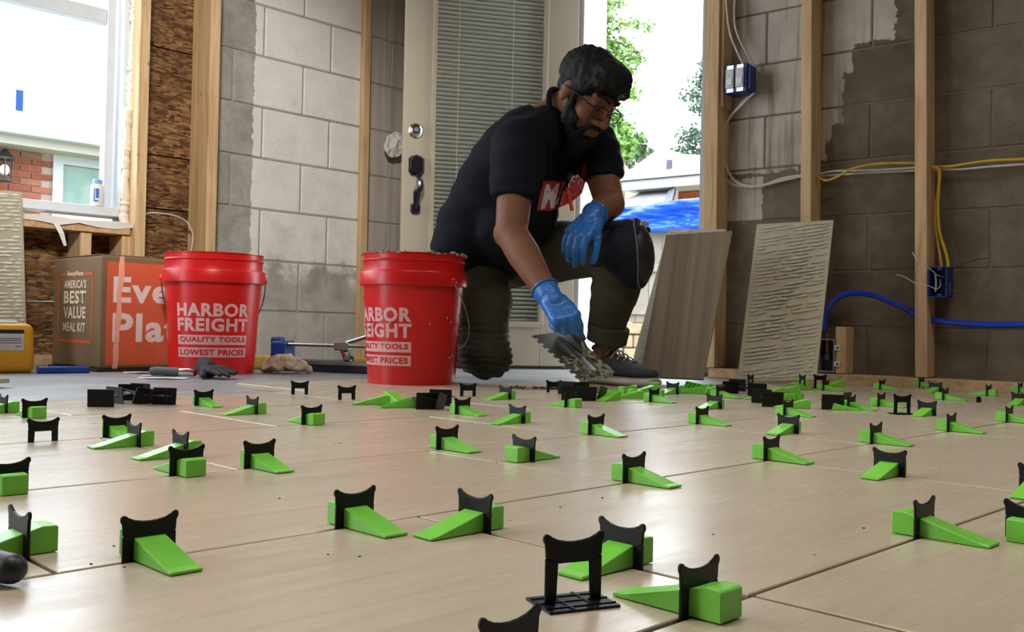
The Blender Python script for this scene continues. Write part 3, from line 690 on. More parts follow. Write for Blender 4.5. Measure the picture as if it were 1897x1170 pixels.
# door frame jambs
fr_ = empty('trim_1', WR.P(hs, 0, 0)); fr_['kind'] = 'structure'
sj0 = WR.px(1064, 300, .01)[0]; sj1 = WR.px(1077, 300, .01)[0]
child(B().wbox(WR, sj0, sj1, -.17, .012, SUB, 2.08).obj('door_jamb', plain('jamb_paint', srgb(222, 224, 230), .5, var=.03), bevel=.002), fr_)
sj2 = WR.px(1297, 300, .01)[0]; sj3 = WR.px(1307, 300, .01)[0]
child(B().wbox(WR, sj2, sj3, -.17, .012, SUB, 2.08).obj('door_jamb', M['fascia'], bevel=.002), fr_)
child(B().wbox(WR, sj0, sj3, -.17, .012, 2.08, 2.11).obj('head_jamb', M['fascia'], bevel=.002), fr_)
child(B().wbox(WR, sj1 + .001, sj2 - .001, -.17, .0, SUB, SUB + .014).obj('threshold', M['concrete_out'], bevel=.003), fr_)
# crumpled paper caught behind the door edge
c = WL.P(*[WL.px(732, 268, .05)[0], .05, WL.px(732, 268, .05)[1]])
b = B(); b.ell((0, 0, 0), (.075, .012, .055), n=18, m=12); Mx = Matrix.Rotation(atan2(WL.d.y, WL.d.x), 3, 'Z') @ Matrix.Rotation(radians(-38), 3, 'Y')
b.v = [c + Mx @ Vector((v.x, v.y + .018 * noise.noise(v * 38), v.z * (1 + .35 * noise.noise(v * 25)))) for v in b.v]
tag(b.obj('crumpled_paper', M['paper'], smooth=False), 'crumpled white paper caught behind the edge of the open door', 'paper')

# sky portals (emit nothing themselves) in the doorway and the window
def portal(c, n, w_, h_):
    ld = bpy.data.lights.new('sky_portal', 'AREA'); ld.shape = 'RECTANGLE'; ld.size = w_; ld.size_y = h_; ld.cycles.is_portal = True
    o = bpy.data.objects.new('sky_portal', ld); col.objects.link(o); o.location = c; o.rotation_euler = Vector(n).to_track_quat('-Z', 'Y').to_euler()
portal(WR.P((sj1 + sj2) / 2, -.18, 1.04), WR.n, sj2 - sj1, 2.1)
portal(WL.P((sA + S(188, 250)) / 2, -.14, (zB + zTop) / 2), WL.n, S(188, 250) - sA, zTop - zB)
portal((4.42, .84, 1.25), (-1, 0, 0), 1.3, 2.5)
# ================================================================== OUTSIDE
gr = B().box(-60, 60, 4.9, 90, -.5, -.3).obj('ground', M['lawn'], kind='structure')
B().wbox(WR, -2.2, 2.2, -4.2, -.195, -.3, SUB - .02).obj('patio', M['concrete_out'], kind='structure')
# house seen through the left window
HO = -6.5
house = empty('brick_house', WL.P(WL.px(60, 380, HO)[0], HO, -.3)); tag(house, 'red brick house with pale roof and white gutter beyond the left window', 'house')
def hp(name, b, m, kind=None, bevel=0): return child(b.obj(name, m, bevel=bevel, kind=kind), house)
zbt = WL.px(50, 280, HO)[1]; zgu0 = WL.px(90, 252, HO + .45)[1]; zgu1 = WL.px(90, 234, HO + .45)[1]
sw0 = WL.px(97, 330, HO)[0]; sw1 = sw0 + 1.15; zw1 = WL.px(130, 288, HO)[1]; zw0 = zw1 - 1.25
SA, SB = -9.0, 6.0
wall_b = hp('wall', B().wbox(WL, SA, sw0, HO - .25, HO - .02, -.3, zbt).wbox(WL, sw1, SB, HO - .25, HO - .02, -.3, zbt).wbox(WL, sw0, sw1, HO - .25, HO - .02, -.3, zw0), M['brickjoint'])
bl, bh = .215, .068; bm_ = B().box(-.1, .1, -.02, .02, -.028, .028).me(); bm_.materials.append(M['brick'])
zr = zbt - .035; r = 0
s_lo = WL.px(-25, 330, HO)[0]; z_lo = WL.px(60, 405, HO)[1]
while zr > z_lo:
    s_ = sw0 - .1 - (0 if r % 2 else .1075)
    while s_ > s_lo:
        o = link('brick', bm_, None, None); o.location = WL.P(s_, HO - .018, zr); o.rotation_euler = (0, 0, atan2(WL.d.y, WL.d.x)); child(o, wall_b)
        s_ -= bl
    zr -= bh; r += 1
hp('fascia', B().wbox(WL, SA, SB, HO - .02, HO + .32, zbt, zgu0), M['soffit'])
hp('gutter', B().wbox(WL, SA, SB, HO + .32, HO + .45, zgu0 - .02, zgu1), M['fascia'], bevel=.02)
zri = WL.px(90, 176, HO - 2.6)[1]
hp('roof', B().hexa([WL.P(SA, HO + .4, zgu1), WL.P(SB, HO + .4, zgu1), WL.P(SB, HO + .4, zgu1 - .06), WL.P(SA, HO + .4, zgu1 - .06), WL.P(SA, HO - 2.6, zri), WL.P(SB, HO - 2.6, zri), WL.P(SB, HO - 2.6, zri - .08), WL.P(SA, HO - 2.6, zri - .08)]), M['roof'])
hw = hp('window', B().wbox(WL, sw0, sw0 + .1, HO - .06, HO + .02, zw0, zw1).wbox(WL, sw1 - .1, sw1, HO - .06, HO + .02, zw0, zw1).wbox(WL, sw0 + .1, sw1 - .1, HO - .06, HO + .02, zw1 - .1, zw1).wbox(WL, sw0 + .1, sw1 - .1, HO - .06, HO + .02, zw0, zw0 + .1).wbox(WL, sw0 + .1, sw1 - .1, HO - .05, HO + .01, (zw0 + zw1) / 2 - .03, (zw0 + zw1) / 2 + .03), M['fascia'])
for za, zb_ in ((zw0 + .1, (zw0 + zw1) / 2 - .03), ((zw0 + zw1) / 2 + .03, zw1 - .1)):
    child(B().wbox(WL, sw0 + .1, sw1 - .1, HO - .045, HO - .03, za, zb_).obj('pane', M['farglass']), hw)
# coach lamp on the brick
s_, z_ = WL.px(8, 305, HO + .12)
lamp = empty('coach_lamp', WL.P(s_, HO + .0, z_ - .15)); tag(lamp, 'black coach lantern on the brick wall beyond the window', 'lamp')
Mt = Matrix.Translation(WL.P(s_, HO + .13, z_))
child(B().lathe([(.001, .16), (.02, .15), (.09, .07), (.095, .05), (.001, .05)], 8, Mt).obj('cap', M['cable_k']), lamp)
cg = B()
for k in range(6):
    a = k * pi / 3; cg.tube([WL.P(s_, HO + .13, z_ - .14) + Vector((.07 * cos(a), .07 * sin(a), 0)), WL.P(s_, HO + .13, z_ + .05) + Vector((.08 * cos(a), .08 * sin(a), 0))], .006, 5)
cg.lathe([(.001, -.16), (.075, -.16), (.075, -.14), (.001, -.14)], 8, Mt); child(cg.obj('cage', M['cable_k']), lamp)
child(B().ell(WL.P(s_, HO + .13, z_ - .05), (.045, .045, .055)).obj('bulb', M['white'], smooth=True), lamp)
child(B().wbox(WL, s_ - .02, s_ + .02, HO + .004, HO + .13, z_ + .06, z_ + .09).obj('bracket', M['cable_k']), lamp)

# through the doorway: stone wall, fence, tarp, white gate, neighbour's roof, trees
FO = -5.0
fs0, fs1 = WR.px(1020, 600, FO)[0], WR.px(1420, 600, FO)[0]
zst = WR.px(1180, 598, FO)[1]
stw = B().wbox(WR, fs0, fs1, FO - .3, FO - .03, -.3, zst - .02).obj('retaining_wall', plain('wall_core', srgb(120, 104, 86), .9)); tag(stw, 'low retaining wall of tan stone blocks beneath the grey fence', 'wall')
hh = .14; z = -.3; r = 0
while z < zst - .03:
    s_ = fs0 + (0 if r % 2 else -.15); h_ = min(hh, zst - z)
    while s_ < fs1:
        wv = random.uniform(.24, .36); b = B().wbox(WR, s_ + .006, s_ + wv - .006, FO - .05, FO + random.uniform(0, .03), z + .005, z + h_ - .005)
        b.obj('stone', M['stone'], stw, bevel=.015); s_ += wv
    z += hh; r += 1
zfa = zst + .01; zfb = WR.px(1200, 395, FO)[1]
fen = empty('board_fence', WR.P(fs0, FO, zfa)); tag(fen, 'weathered grey board fence behind the blue tarp', 'fence')
s_ = fs0
while s_ < fs1:
    child(B().wbox(WR, s_ + .004, s_ + .146, FO - .06, FO - .04, zfa, zfb + random.uniform(-.01, .01)).obj('board', M['fence'], bevel=.003), fen); s_ += .15
for zr in (zfa + .12, (zfa + zfb) / 2, zfb - .12): child(B().wbox(WR, fs0, fs1, FO - .04, FO - .005, zr - .04, zr + .04).obj('rail', M['fence']), fen)
# tarp
TO = FO + .06; b = B(); nx, nz = 60, 24
ta, tb = WR.px(1105, 400, TO)[0], WR.px(1330, 400, TO)[0]
for i in range(nx + 1):
    u = i / nx; s_ = ta + (tb - ta) * u
    x = 1105 + 225 * u
    zt_ = WR.px(x, 386 - 18 * u + 2 * sin(u * 5), TO)[1]; zl_ = WR.px(x, 432 - 2 * u, TO)[1]
    for j in range(nz + 1):
        v = j / nz; fold = .05 * sin(9 * v + 6 * u + 3 * sin(3 * u)) * (1 - .3 * v) + .03 * noise.noise(Vector((u * 3 + v * 5, v * 9 - u * 8, 0)))
        b.v.append(WR.P(s_, TO + .06 + fold, zt_ + (zl_ - zt_) * v))
for i in range(nx):
    for j in range(nz): k = i * (nz + 1) + j; b.f.append((k, k + 1, k + nz + 2, k + nz + 1))
o = b.obj('tarp', M['tarp'], smooth=True); o.modifiers.new('t', 'SOLIDIFY').thickness = .004; tag(o, 'bright blue creased tarp hung over the fence outside the doorway', 'tarp')
# white vinyl gate beside the tarp and a red ladder rail
GO = -2.6
gt = empty('vinyl_gate', WR.P(WR.px(1040, 640, GO)[0], GO, -.03)); tag(gt, 'white vinyl gate with posts just outside the doorway', 'gate')
z0, z1 = WR.px(1060, 655, GO)[1], WR.px(1060, 335, GO)[1]
z0 = SUB - .02
s_ = WR.px(960, 500, GO)[0]; se = WR.px(1074, 500, GO)[0]
while s_ < se - .02:
    child(B().wbox(WR, s_, min(s_ + .12, se) - .003, GO - .02, GO, z0 + .08, z1).obj('picket', M['vinyl'], bevel=.003), gt); s_ += .12
child(B().wbox(WR, se, WR.px(1096, 500, GO)[0], GO - .06, GO + .03, z0, z1 + .02).obj('gate_post', M['vinyl'], bevel=.006), gt)
a = WR.P(*(lambda t: (t[0], -1.6, t[1]))(WR.px(1120, 660, -1.6))); a.z = SUB - .02 + .012; c = WR.P(*(lambda t: (t[0], -2.5, t[1]))(WR.px(1092, 500, -2.5)))
c2 = a + (c - a) * 1.0
tag(B().tube([a, c2], .022, 8).obj('red_pole', plain('red_enamel', srgb(214, 60, 58), .4)), 'slim red pole leaning against the white gate outside', 'pole')
# neighbour's house
NO = -13.0
nb = empty('neighbour_house', WR.P(WR.px(1220, 380, NO)[0], NO, -.3)); tag(nb, 'neighbouring house with pale shingle roof above the blue tarp', 'house')
ea, eb = WR.px(1152, 345, NO + .6)[0], WR.px(1480, 330, NO + .6)[0]
ze1 = WR.px(1220, 330, NO + .6)[1]; ze0 = WR.px(1220, 348, NO + .6)[1]
def np_(name, b, m, bevel=0): return child(b.obj(name, m, bevel=bevel), nb)
def far_brick():
    n = N('far_brick'); v = n.coord('Object', rot=(radians(90), 0, 0)); br = n.new('ShaderNodeTexBrick'); n.t.links.new(v, br.inputs['Vector']); br.inputs['Scale'].default_value = 2.6; br.inputs['Mortar Size'].default_value = .012
    br.inputs['Color1'].default_value = (*srgb(138, 70, 48), 1); br.inputs['Color2'].default_value = (*srgb(122, 60, 42), 1); br.inputs['Mortar'].default_value = (*srgb(140, 104, 90), 1); n.col(br.outputs['Color']); return n.done(.9, 0, .2)
np_('wall', B().wbox(WR, ea + .9, eb - .6, NO - 5, NO, -.3, ze0 + .05), far_brick())
np_('eave', B().wbox(WR, ea, eb, NO - 5.6, NO + .6, ze0, ze1), M['fascia'], bevel=.02)
as_, az = WR.px(1228, 286, NO - 3); E = [WR.P(ea - .1, NO + .7, ze1), WR.P(eb, NO + .7, ze1), WR.P(eb, NO - 5.7, ze1), WR.P(ea - .1, NO - 5.7, ze1)]
A0 = WR.P(as_, NO - 2.6, az); A1 = WR.P(as_ + 1.6, NO - 2.6, az - .25)
np_('roof', B().add([*E, A0, A1], [(0, 1, 5, 4), (1, 2, 5), (2, 3, 4, 5), (3, 0, 4), (3, 2, 1, 0)]), M['roof'])
ls0, ls1 = WR.px(1110, 380, NO + 1.6)[0], WR.px(1232, 380, NO + 1.6)[0]
za = WR.px(1150, 398, NO + 2.2)[1]; zb_ = WR.px(1150, 357, NO + .1)[1]
np_('porch_roof', B().hexa([WR.P(ls0, NO + 2.2, za), WR.P(ls1 + .3, NO + 2.2, za), WR.P(ls1 + .3, NO + 2.2, za - .1), WR.P(ls0, NO + 2.2, za - .1), WR.P(ls0, NO + .05, zb_), WR.P(ls1 - .7, NO + .05, zb_), WR.P(ls1 - .7, NO + .05, zb_ - .1), WR.P(ls0, NO + .05, zb_ - .1)]), M['roof'])
np_('flashing', B().hexa([WR.P(ls1 - .75, NO + .16, zb_ + .02), WR.P(ls1 + .35, NO + 2.3, za + .02), WR.P(ls1 + .35, NO + 2.3, za - .12), WR.P(ls1 - .75, NO + .16, zb_ - .12), WR.P(ls1 - .6, NO + .16, zb_ + .08), WR.P(ls1 + .5, NO + 2.3, za + .06), WR.P(ls1 + .5, NO + 2.3, za - .1), WR.P(ls1 - .6, NO + .16, zb_ - .1)]), M['tarpaper'])
vs, vz = WR.px(1240, 306, NO - .8); np_('vent_pipe', B().tube([WR.P(vs, NO - .8, vz - .25), WR.P(vs, NO - .8, vz + .1)], .06, 10), M['tarpaper'])

def leaves(b, c, spread, n, size, rnd, drop=0):
    for _ in range(n):
        p = c + Vector((rnd.gauss(0, spread[0]), rnd.gauss(0, spread[1]), rnd.gauss(0, spread[2])))
        u = Vector((rnd.uniform(-1, 1), rnd.uniform(-1, 1), rnd.uniform(-1, .6))).normalized(); w = u.cross(Vector((rnd.uniform(-1, 1), rnd.uniform(-1, 1), rnd.uniform(-1, 1)))).normalized()
        s_ = size * rnd.uniform(.6, 1.3); b.add([p - u * s_, p + w * s_ * .55, p + u * s_, p - w * s_ * .55], [(0, 1, 2, 3)])
rl = random.Random(3)
# drooping branches of a tree close to the house
t1 = empty('maple_tree', WR.P(WR.px(1000, 300, -8)[0], -8, -.3)); tag(t1, 'bright green tree with drooping branches hanging into the doorway view', 'tree')
base = WR.P(WR.px(985, 300, -8)[0], -8, -.3)
tr = [base, base + Vector((.1, .1, 3)), base + Vector((.2, .2, 6.5))]
child(B().tube(catmull(tr, 5), [.22 - .012 * i for i in range(11)], 10).obj('trunk', M['bark']), t1)
lb = B(); bb = B()
def PX(x, y, o): s_, z_ = WR.px(x, y, o); return WR.P(s_, o, z_)
for path in ([(985, -60), (1075, -10), (1120, 5), (1150, 2)], [(985, -30), (1075, 5), (1110, 22), (1150, 42), (1205, 44)], [(985, -20), (1080, 35), (1105, 55), (1130, 75), (1170, 82)], [(985, 0), (1078, 55), (1120, 68), (1150, 92), (1182, 94)],
             [(985, 10), (1075, 75), (1110, 95), (1150, 110), (1190, 106)], [(985, 30), (1080, 90), (1120, 105), (1150, 118), (1178, 130)], [(985, 80), (1080, 110), (1130, 150), (1165, 168), (1172, 170)]):
    pts = catmull([PX(x, y, -8 + rl.uniform(-.3, .3)) for x, y in path], 8); bb.tube(pts, [.03 * (1 - i / len(pts)) + .006 for i in range(len(pts))], 5)
    for i, p in enumerate(pts):
        f = 1 - i / len(pts)
        leaves(lb, p + Vector((0, 0, -.03)), (.12 * f + .05, .12, .10 * f + .02), int(6 + 16 * f), .045, rl)
for _ in range(26):
    x = rl.uniform(1060, 1112); y = rl.uniform(-30, 100); leaves(lb, PX(x, y, -8), (.14, .2, .12), 26, .05, rl)
child(bb.obj('branches', M['bark']), t1); child(lb.obj('foliage', M['leaf_a'], kind='stuff'), t1)
def tree(name, label, px, o, blobs, m, size, dens, seed):
    r2 = random.Random(seed); t = empty(name, WR.P(WR.px(px, 400, o)[0], o, -.3)); tag(t, label, 'tree', None)
    s_ = WR.px(px, 400, o)[0]; top = WR.px(px, blobs[0][1], o)[1]
    child(B().tube([WR.P(s_, o, -.3), WR.P(s_, o, (top - .3) * .6), WR.P(s_, o, top)], [.2, .14, .05], 8).obj('trunk', M['bark']), t)
    b = B()
    for x, y, rx, ry in blobs:
        k = (-o + 4) / FPX; leaves(b, PX(x, y, o), (rx * k * .5, rx * k * .5, ry * k * .5), int(dens * rx * ry / 100), size, r2)
    child(b.obj('foliage', m, kind='stuff'), t)
tree('leafy_tree', 'light green leafy tree rising behind the neighbour roof beside the man', 1150, -20, [(1135, 240, 40, 36), (1120, 275, 40, 40), (1150, 262, 36, 34), (1125, 225, 26, 30), (1140, 215, 16, 20)], M['leaf_a'], .11, 26, 4)
tree('grey_green_tree', 'grey-green bushy tree standing over the neighbour roof', 1185, -22, [(1180, 270, 26, 26), (1160, 290, 40, 22), (1190, 285, 20, 24), (1170, 255, 14, 16)], M['leaf_b'], .11, 30, 5)
tree('spruce_tree', 'sparse dark spruce beside the doorway stud', 1310, -21, [(1300, 150, 22, 26), (1295, 180, 30, 16), (1300, 200, 30, 14), (1285, 245, 34, 12), (1290, 260, 40, 16), (1275, 280, 36, 14), (1295, 288, 36, 16), (1306, 120, 12, 20), (1265, 182, 8, 10), (1262, 258, 8, 8)], M['leaf_c'], .07, 34, 6)
# ================================================================== TILE LEVELLING CLIPS AND WEDGES
# clip tab outline (x along the plate, z up, 0 = tile surface)
half = [(.0122, -.0105), (.0193, -.0105), (.0193, .018), (.0199, .0260), (.0212, .0285), (.0213, .0308), (.0200, .0326), (.0180, .0327), (.0155, .0308), (.0110, .0288), (.0055, .0277)]
OUT = [(-x, z) for x, z in half[::-1]] 
def clip_tab(depth=-.0105):
    """plate with two horns and two legs"""
    b = B(); t = .0012
    h = [(x, (depth if z < 0 else z)) for x, z in half]
    top = [(x, z) for x, z in h[2:]]                         # right outer edge up to the dip
    for s in (1, -1):
        pass
    # legs
    for s in (1, -1):
        b.prism([(s * .0118, depth), (s * .0195, depth), (s * .0195, .018), (s * .0118, .0150)][::s], -t, t)
    body = [(-.0118, .0150), (.0118, .0150)] + top + [(0, .0273)] + [(-x, z) for x, z in top[::-1]]
    b.prism(body, -t, t)
    return b
CLIP_ME = clip_tab().obj('x', M['black'], bevel=.0006, seg=1); me_clip = CLIP_ME.data; bpy.data.objects.remove(CLIP_ME)
TMP = clip_tab(-.0095).obj('x', M['black'], bevel=.0006, seg=1); me_tab = TMP.data; bpy.data.objects.remove(TMP)
bp = B().box(-.024, .024, -.017, .017, -.0115, -.0097)
for i in (-1, 0, 1): bp.box(-.024, .024, i * .011 - .0006, i * .011 + .0006, -.0097, -.0090)
for i in (-1, 1): bp.box(i * .008 - .0006, i * .008 + .0006, -.017, .017, -.0097, -.0088)
TMP = bp.obj('x', M['black']); me_base = TMP.data; bpy.data.objects.remove(TMP)
WLEN, WWID = .080, .0232
prof = [(0, 0), (0, .0180), (.002, .0188), (.011, .0192), (.072, .0030), (WLEN, .0022), (WLEN, 0)]
TMP = B().prism(prof, -WWID / 2, WWID / 2).obj('x', M['green'], bevel=.0005, seg=1); me_wedge = TMP.data; bpy.data.objects.remove(TMP)
# the hollow ribbed side of a wedge, for wedges lying on their backs
rb = B(); t = .0016
for y0 in (-WWID / 2, WWID / 2 - t): rb.prism(prof, y0, y0 + t)
rb.prism([(0, 0), (0, .018), (t, .018), (t, 0)], -WWID / 2, WWID / 2); rb.prism([(0, 0), (WLEN, 0), (WLEN, .001), (0, .001)], -WWID / 2, WWID / 2)
for k in range(5):
    x = .008 + k * .013; hgt = .0192 * (1 - x / WLEN); rb.hexa([(x, -WWID / 2, 0), (x + .0014, -WWID / 2, 0), (x + .0114, WWID / 2, 0), (x + .010, WWID / 2, 0), (x, -WWID / 2, hgt), (x + .0014, -WWID / 2, hgt), (x + .0114, WWID / 2, hgt), (x + .010, WWID / 2, hgt)])
TMP = rb.obj('x', M['green']); me_rib = TMP.data; bpy.data.objects.remove(TMP)

def snap(px, py, typ):
    p = fl(px, py); s, n = fsn(p)
    if typ == 'L':
        b_ = min(ROWS, key=lambda r: abs(r - n))
        if abs(b_ - n) < .055: n = b_
    else:
        row = None
        for i in range(len(ROWS) - 1):
            if ROWS[i + 1] < n <= ROWS[i]: row = i
        if row is not None:
            k = round((s - OFFS[row]) / LT); c = OFFS[row] + k * LT
            if abs(c - s) < .035: s = c
    return E1 * s + EN * n
ROT_L = pi / 2 - TA            # plate runs along E1
ROT_S = ROT_L + pi / 2         # plate runs along EN
def put(name, me, loc, rz, label, cat, group, tilt=None):
    o = link(name, me); o.location = loc; o.rotation_euler = (tilt[0] if tilt else 0, tilt[1] if tilt else 0, rz); return tag(o, label, cat, group)
LMK = {'the clean red bucket': fl(392, 694), 'the mortar-crusted bucket': fl(762, 711), 'the notched trowel': fl(1080, 718), 'the leaning ridged tile': fl(1440, 708), 'the knotty stud': fl(1712, 712),
       'the black tool handle': fl(5, 1085), 'the large upright clip': fl(1061, 1118), 'the small upright clip': fl(1671, 767), 'the six-clip pile': fl(240, 748), 'the yellow container': fl(30, 700)}
LMK = {k: Vector((v.x, v.y, 0)) for k, v in LMK.items()}
def near_mark(p): return min(LMK, key=lambda k: (LMK[k] - Vector((p.x, p.y, 0))).length)
def clipset(px, py, typ, near, wedge=True, jig=0.0, dz=0.0, slide=0.0):
    p = snap(px, py, typ); rz = (ROT_L if typ == 'L' else ROT_S) + jig; lm = near_mark(p)
    jt = 'long joint' if typ == 'L' else 'short joint'
    if not wedge:
        return put('leveling_clip', me_clip, p, rz, 'bare black horned clip with no wedge, nearest ' + lm, 'clip', 'bare clips near ' + lm)
    put('leveling_clip', me_clip, p, rz, 'black clip over a wedge in a %s nearest %s' % (jt, lm), 'clip', 'clips in %ss near %s' % (jt, lm))
    # thick end to tip direction
    if typ == 'L': d = EN if near else -EN
    else: d = -E1 if near else E1
    q = Quaternion((0, 0, 1), jig); d = q @ d
    st = p - d * (.023 + slide)
    put('leveling_wedge', me_wedge, st + Vector((0, 0, .0006)), atan2(d.y, d.x), 'green wedge through a clip across a %s nearest %s' % (jt, lm), 'wedge', 'wedges across %ss near %s' % (jt, lm))
for a in [(275, 1034, 'L', 1), (-8, 1031, 'S', 1), (646, 971, 'L', 1), (897, 978, 'S', 1), (1150, 1046, 'S', 1), (1283, 1132, 'L', 0), (1712, 992, 'L', 1), (1908, 1000, 'S', 0),
          (1925, 914, 'S', 1), (1657, 878, 'S', 1), (1164, 890, 'L', 1), (970, 853, 'S', 0), (815, 829, 'L', 1), (343, 878, 'L', 0), (358, 843, 'S', 1), (470, 863, 'L', 1), (263, 824, 'S', 1), (208, 807, 'L', 1),
          (42, 768, 'L', 0), (6, 764, 'S', 1), (-3, 905, 'L', 0), (377, 751, 'L', 1), (467, 766, 'S', 1), (563, 783, 'L', 0), (833, 764, 'L', 1), (936, 739, 'S', 1), (958, 783, 'S', 1), (1080, 801, 'L', 1),
          (1040, 752, 'L', 0), (1206, 743, 'L', 1), (1246, 729, 'S', 1), (1323, 756, 'S', 1), (1285, 783, 'L', 1), (1342, 736, 'L', 1), (1460, 802, 'S', 1), (1450, 768, 'L', 1), (1429, 851, 'L', 1), (1611, 819, 'L', 1),
          (1752, 797, 'L', 1), (1717, 769, 'S', 1), (1859, 780, 'L', 1), (1674, 755, 'L', 1), (1572, 757, 'L', 1), (1549, 724, 'L', 1), (1634, 721, 'L', 1), (1707, 716, 'L', 1), (1737, 726, 'S', 1), (1762, 741, 'L', 1),
          (1841, 733, 'L', 0), (1884, 750, 'S', 1), (1897, 727, 'L', 1)]:
    clipset(*a)
for x, y, j in ((81, 818, 0), (555, 730, -.5), (642, 740, -.35), (846, 732, -.5), (1010, 725, -.6), (900, 1238, 0)):
    clipset(x, y, 'L', 1, False, jig=j)
# --- loose clips that still have their base plates
def loose_clip(p, rz, label, group, tilt=(0, 0), lift=.0115):
    r = empty('loose_clip', (p[0], p[1], p[2] + lift)); r.rotation_euler = (tilt[0], tilt[1], rz)
    for nm, me in (('clip_tab', me_tab), ('base_plate', me_base)):
        o = link(nm, me, None, r)
    return tag(r, label, 'clip', group)
loose_clip(fl(1061, 1118), radians(24), 'large upright black clip standing on its own square gridded base plate', None)
loose_clip(fl(1671, 767), radians(10), 'upright black clip on its flat base plate near the knotty pine stud', None)
G1 = 'loose black clips tumbled on the bare floor by the red bucket with the black glove'
def pile(items, label, group):
    for (x, y, rz, tx, ty) in items:
        # lying so that the base plate stands up on its edge
        loose_clip(fl(x, y), radians(rz), label, group, (radians(tx), radians(ty)), lift=.0178 if abs(tx) > 60 else .0150)
pile([(189, 753, 8, -86, 0), (221, 747, -30, -84, 0), (243, 742, 14, -92, 0), (262, 748, 58, -76, 10), (266, 739, -18, -86, 0), (300, 750, -6, 84, 0)], 'loose black clip tumbled on the pale floor in the pile of six clips', 'loose clips on the pale floor')
pile([(789, 757, 22, -84, 0), (818, 751, -10, -90, 0), (808, 758, 75, -80, 12)], 'loose black clip lying behind a seated wedge in front of the rimmed red bucket', 'loose clips before the mortar bucket')
pile([(1060, 741, -14, -86, 0), (1084, 742, 18, -82, 0), (1072, 732, 35, -90, 0), (1108, 740, 66, -76, 10), (1052, 730, -28, -86, 0)], 'loose black clip in the pile under the notched trowel', 'loose clips under the trowel')
pile([(1350, 728, 12, -84, 0), (1368, 724, -30, -88, 0), (1381, 729, 70, -82, 0), (1390, 722, 100, 0, 0), (1403, 733, -14, -86, 0), (1412, 746, -24, -84, 0), (1430, 753, -6, -88, 0)], 'loose black clip in the heap in front of the leaning mortar-ridged tile', 'loose clips before the leaning tiles')
pile([(1541, 758, -8, -86, 0), (1560, 752, 50, -82, 0)], 'loose black clip tipped on edge beside a pair of end-to-end wedges', 'loose clips by the end-to-end wedges')
loose_clip(fl(1486, 719), radians(100), 'upright black clip seen edge-on before the grey valve box', None)
loose_clip(fl(1519, 719), radians(5), 'upright black clip on a base plate in front of the grey valve box', None)
tag(B().prism([(-.006, 0), (.006, 0), (.006, .012), (.002, .016), (-.006, .014)], -.0012, .0012, Matrix.Translation(fl(1813, 745))).obj('clip_stub', M['black']), 'tiny broken black clip leg standing at a wedge tip', 'clip')
# --- loose wedges
def loose_wedge(x, y, ang, label, group, me=None, tilt=(0, 0), lift=.0006):
    p = fl(x, y); o = put('loose_wedge', me or me_wedge, p + Vector((0, 0, lift)), radians(ang), label, 'wedge', group, (radians(tilt[0]), radians(tilt[1]))); return o
LA = 'loose green wedge lying in the group of three before the mortar bucket'; GA = 'loose wedges before the mortar bucket'
loose_wedge(722, 749, 195, LA, GA); loose_wedge(718, 740, -58, LA, GA)
loose_wedge(772, 754, 205, 'loose green wedge turned to show its ribbed hollow side', None, me_rib)
LB = 'loose green wedge in the heap beside the grey shoe'; GB = 'loose wedges beside the shoe'
for x, y, a in ((1125, 737, 80), (1143, 740, 235), (1165, 735, 10), (1190, 738, 192), (1215, 727, 200), (1180, 727, 170), (1150, 729, 30), (1228, 736, 150), (1214, 721, 95), (1262, 727, 200)): loose_wedge(x, y, a, LB, GB)
loose_wedge(1276, 726, -62, 'green wedge lying ribbed side up between the shoe and the leaning brown tile', None, me_rib, (62, 0), .012)
LC = 'loose green wedge lying before the two leaning tiles'; GC = 'loose wedges before the leaning tiles'
for x, y, a in ((1305, 729, 170), (1318, 724, 150), (1335, 728, 190)): loose_wedge(x, y, a, LC, GC)
LD = 'loose green wedge in the jumble at the foot of the mortar-ridged tile'; GD = 'loose wedges at the foot of the ridged tile'
for x, y, a in ((1450, 731, 200), (1480, 727, 185), (1440, 742, 160), (1497, 715, 170), (1470, 722, 30)): loose_wedge(x, y, a, LD, GD)
loose_wedge(1484, 742, 192, 'green wedge lying ribbed side out among the jumble by the ridged tile', None, me_rib)
loose_wedge(1500, 756, 176, 'green wedge laid end to end with another beside a tipped black clip', 'end-to-end wedges'); loose_wedge(1521, 757, -20, 'green wedge laid end to end with another beside a tipped black clip', 'end-to-end wedges')
loose_wedge(1562, 716, 200, 'green wedge lying behind a seated clip before the short pine block', None)

# mortar crumbs along the tile edge and scattered over the floor
b = B(); rc = random.Random(31)
for k in range(70):
    x = rc.uniform(945, 1075); p = fl(x, 719 + rc.uniform(-2, 2) + (x - 1000) * .01); r_ = rc.uniform(.0015, .006); b.ell(p + Vector((0, 0, r_ * .4)), (r_ * 1.6, r_, r_ * .6), Matrix.Rotation(rc.uniform(0, 3), 3, 'Z'), 6, 4)
for k in range(40):
    p = fl(rc.uniform(40, 1850), rc.uniform(735, 1080)); r_ = rc.uniform(.0004, .0011); b.ell(p + Vector((0, 0, r_ * .4)), (r_ * 1.5, r_, r_ * .6), None, 6, 4)
o = b.obj('mortar_crumbs', plain('dry_crumb', srgb(92, 82, 70), .9), kind='stuff'); tag(o, 'dry mortar crumbs scattered over the tiles and their far edge', 'crumbs')

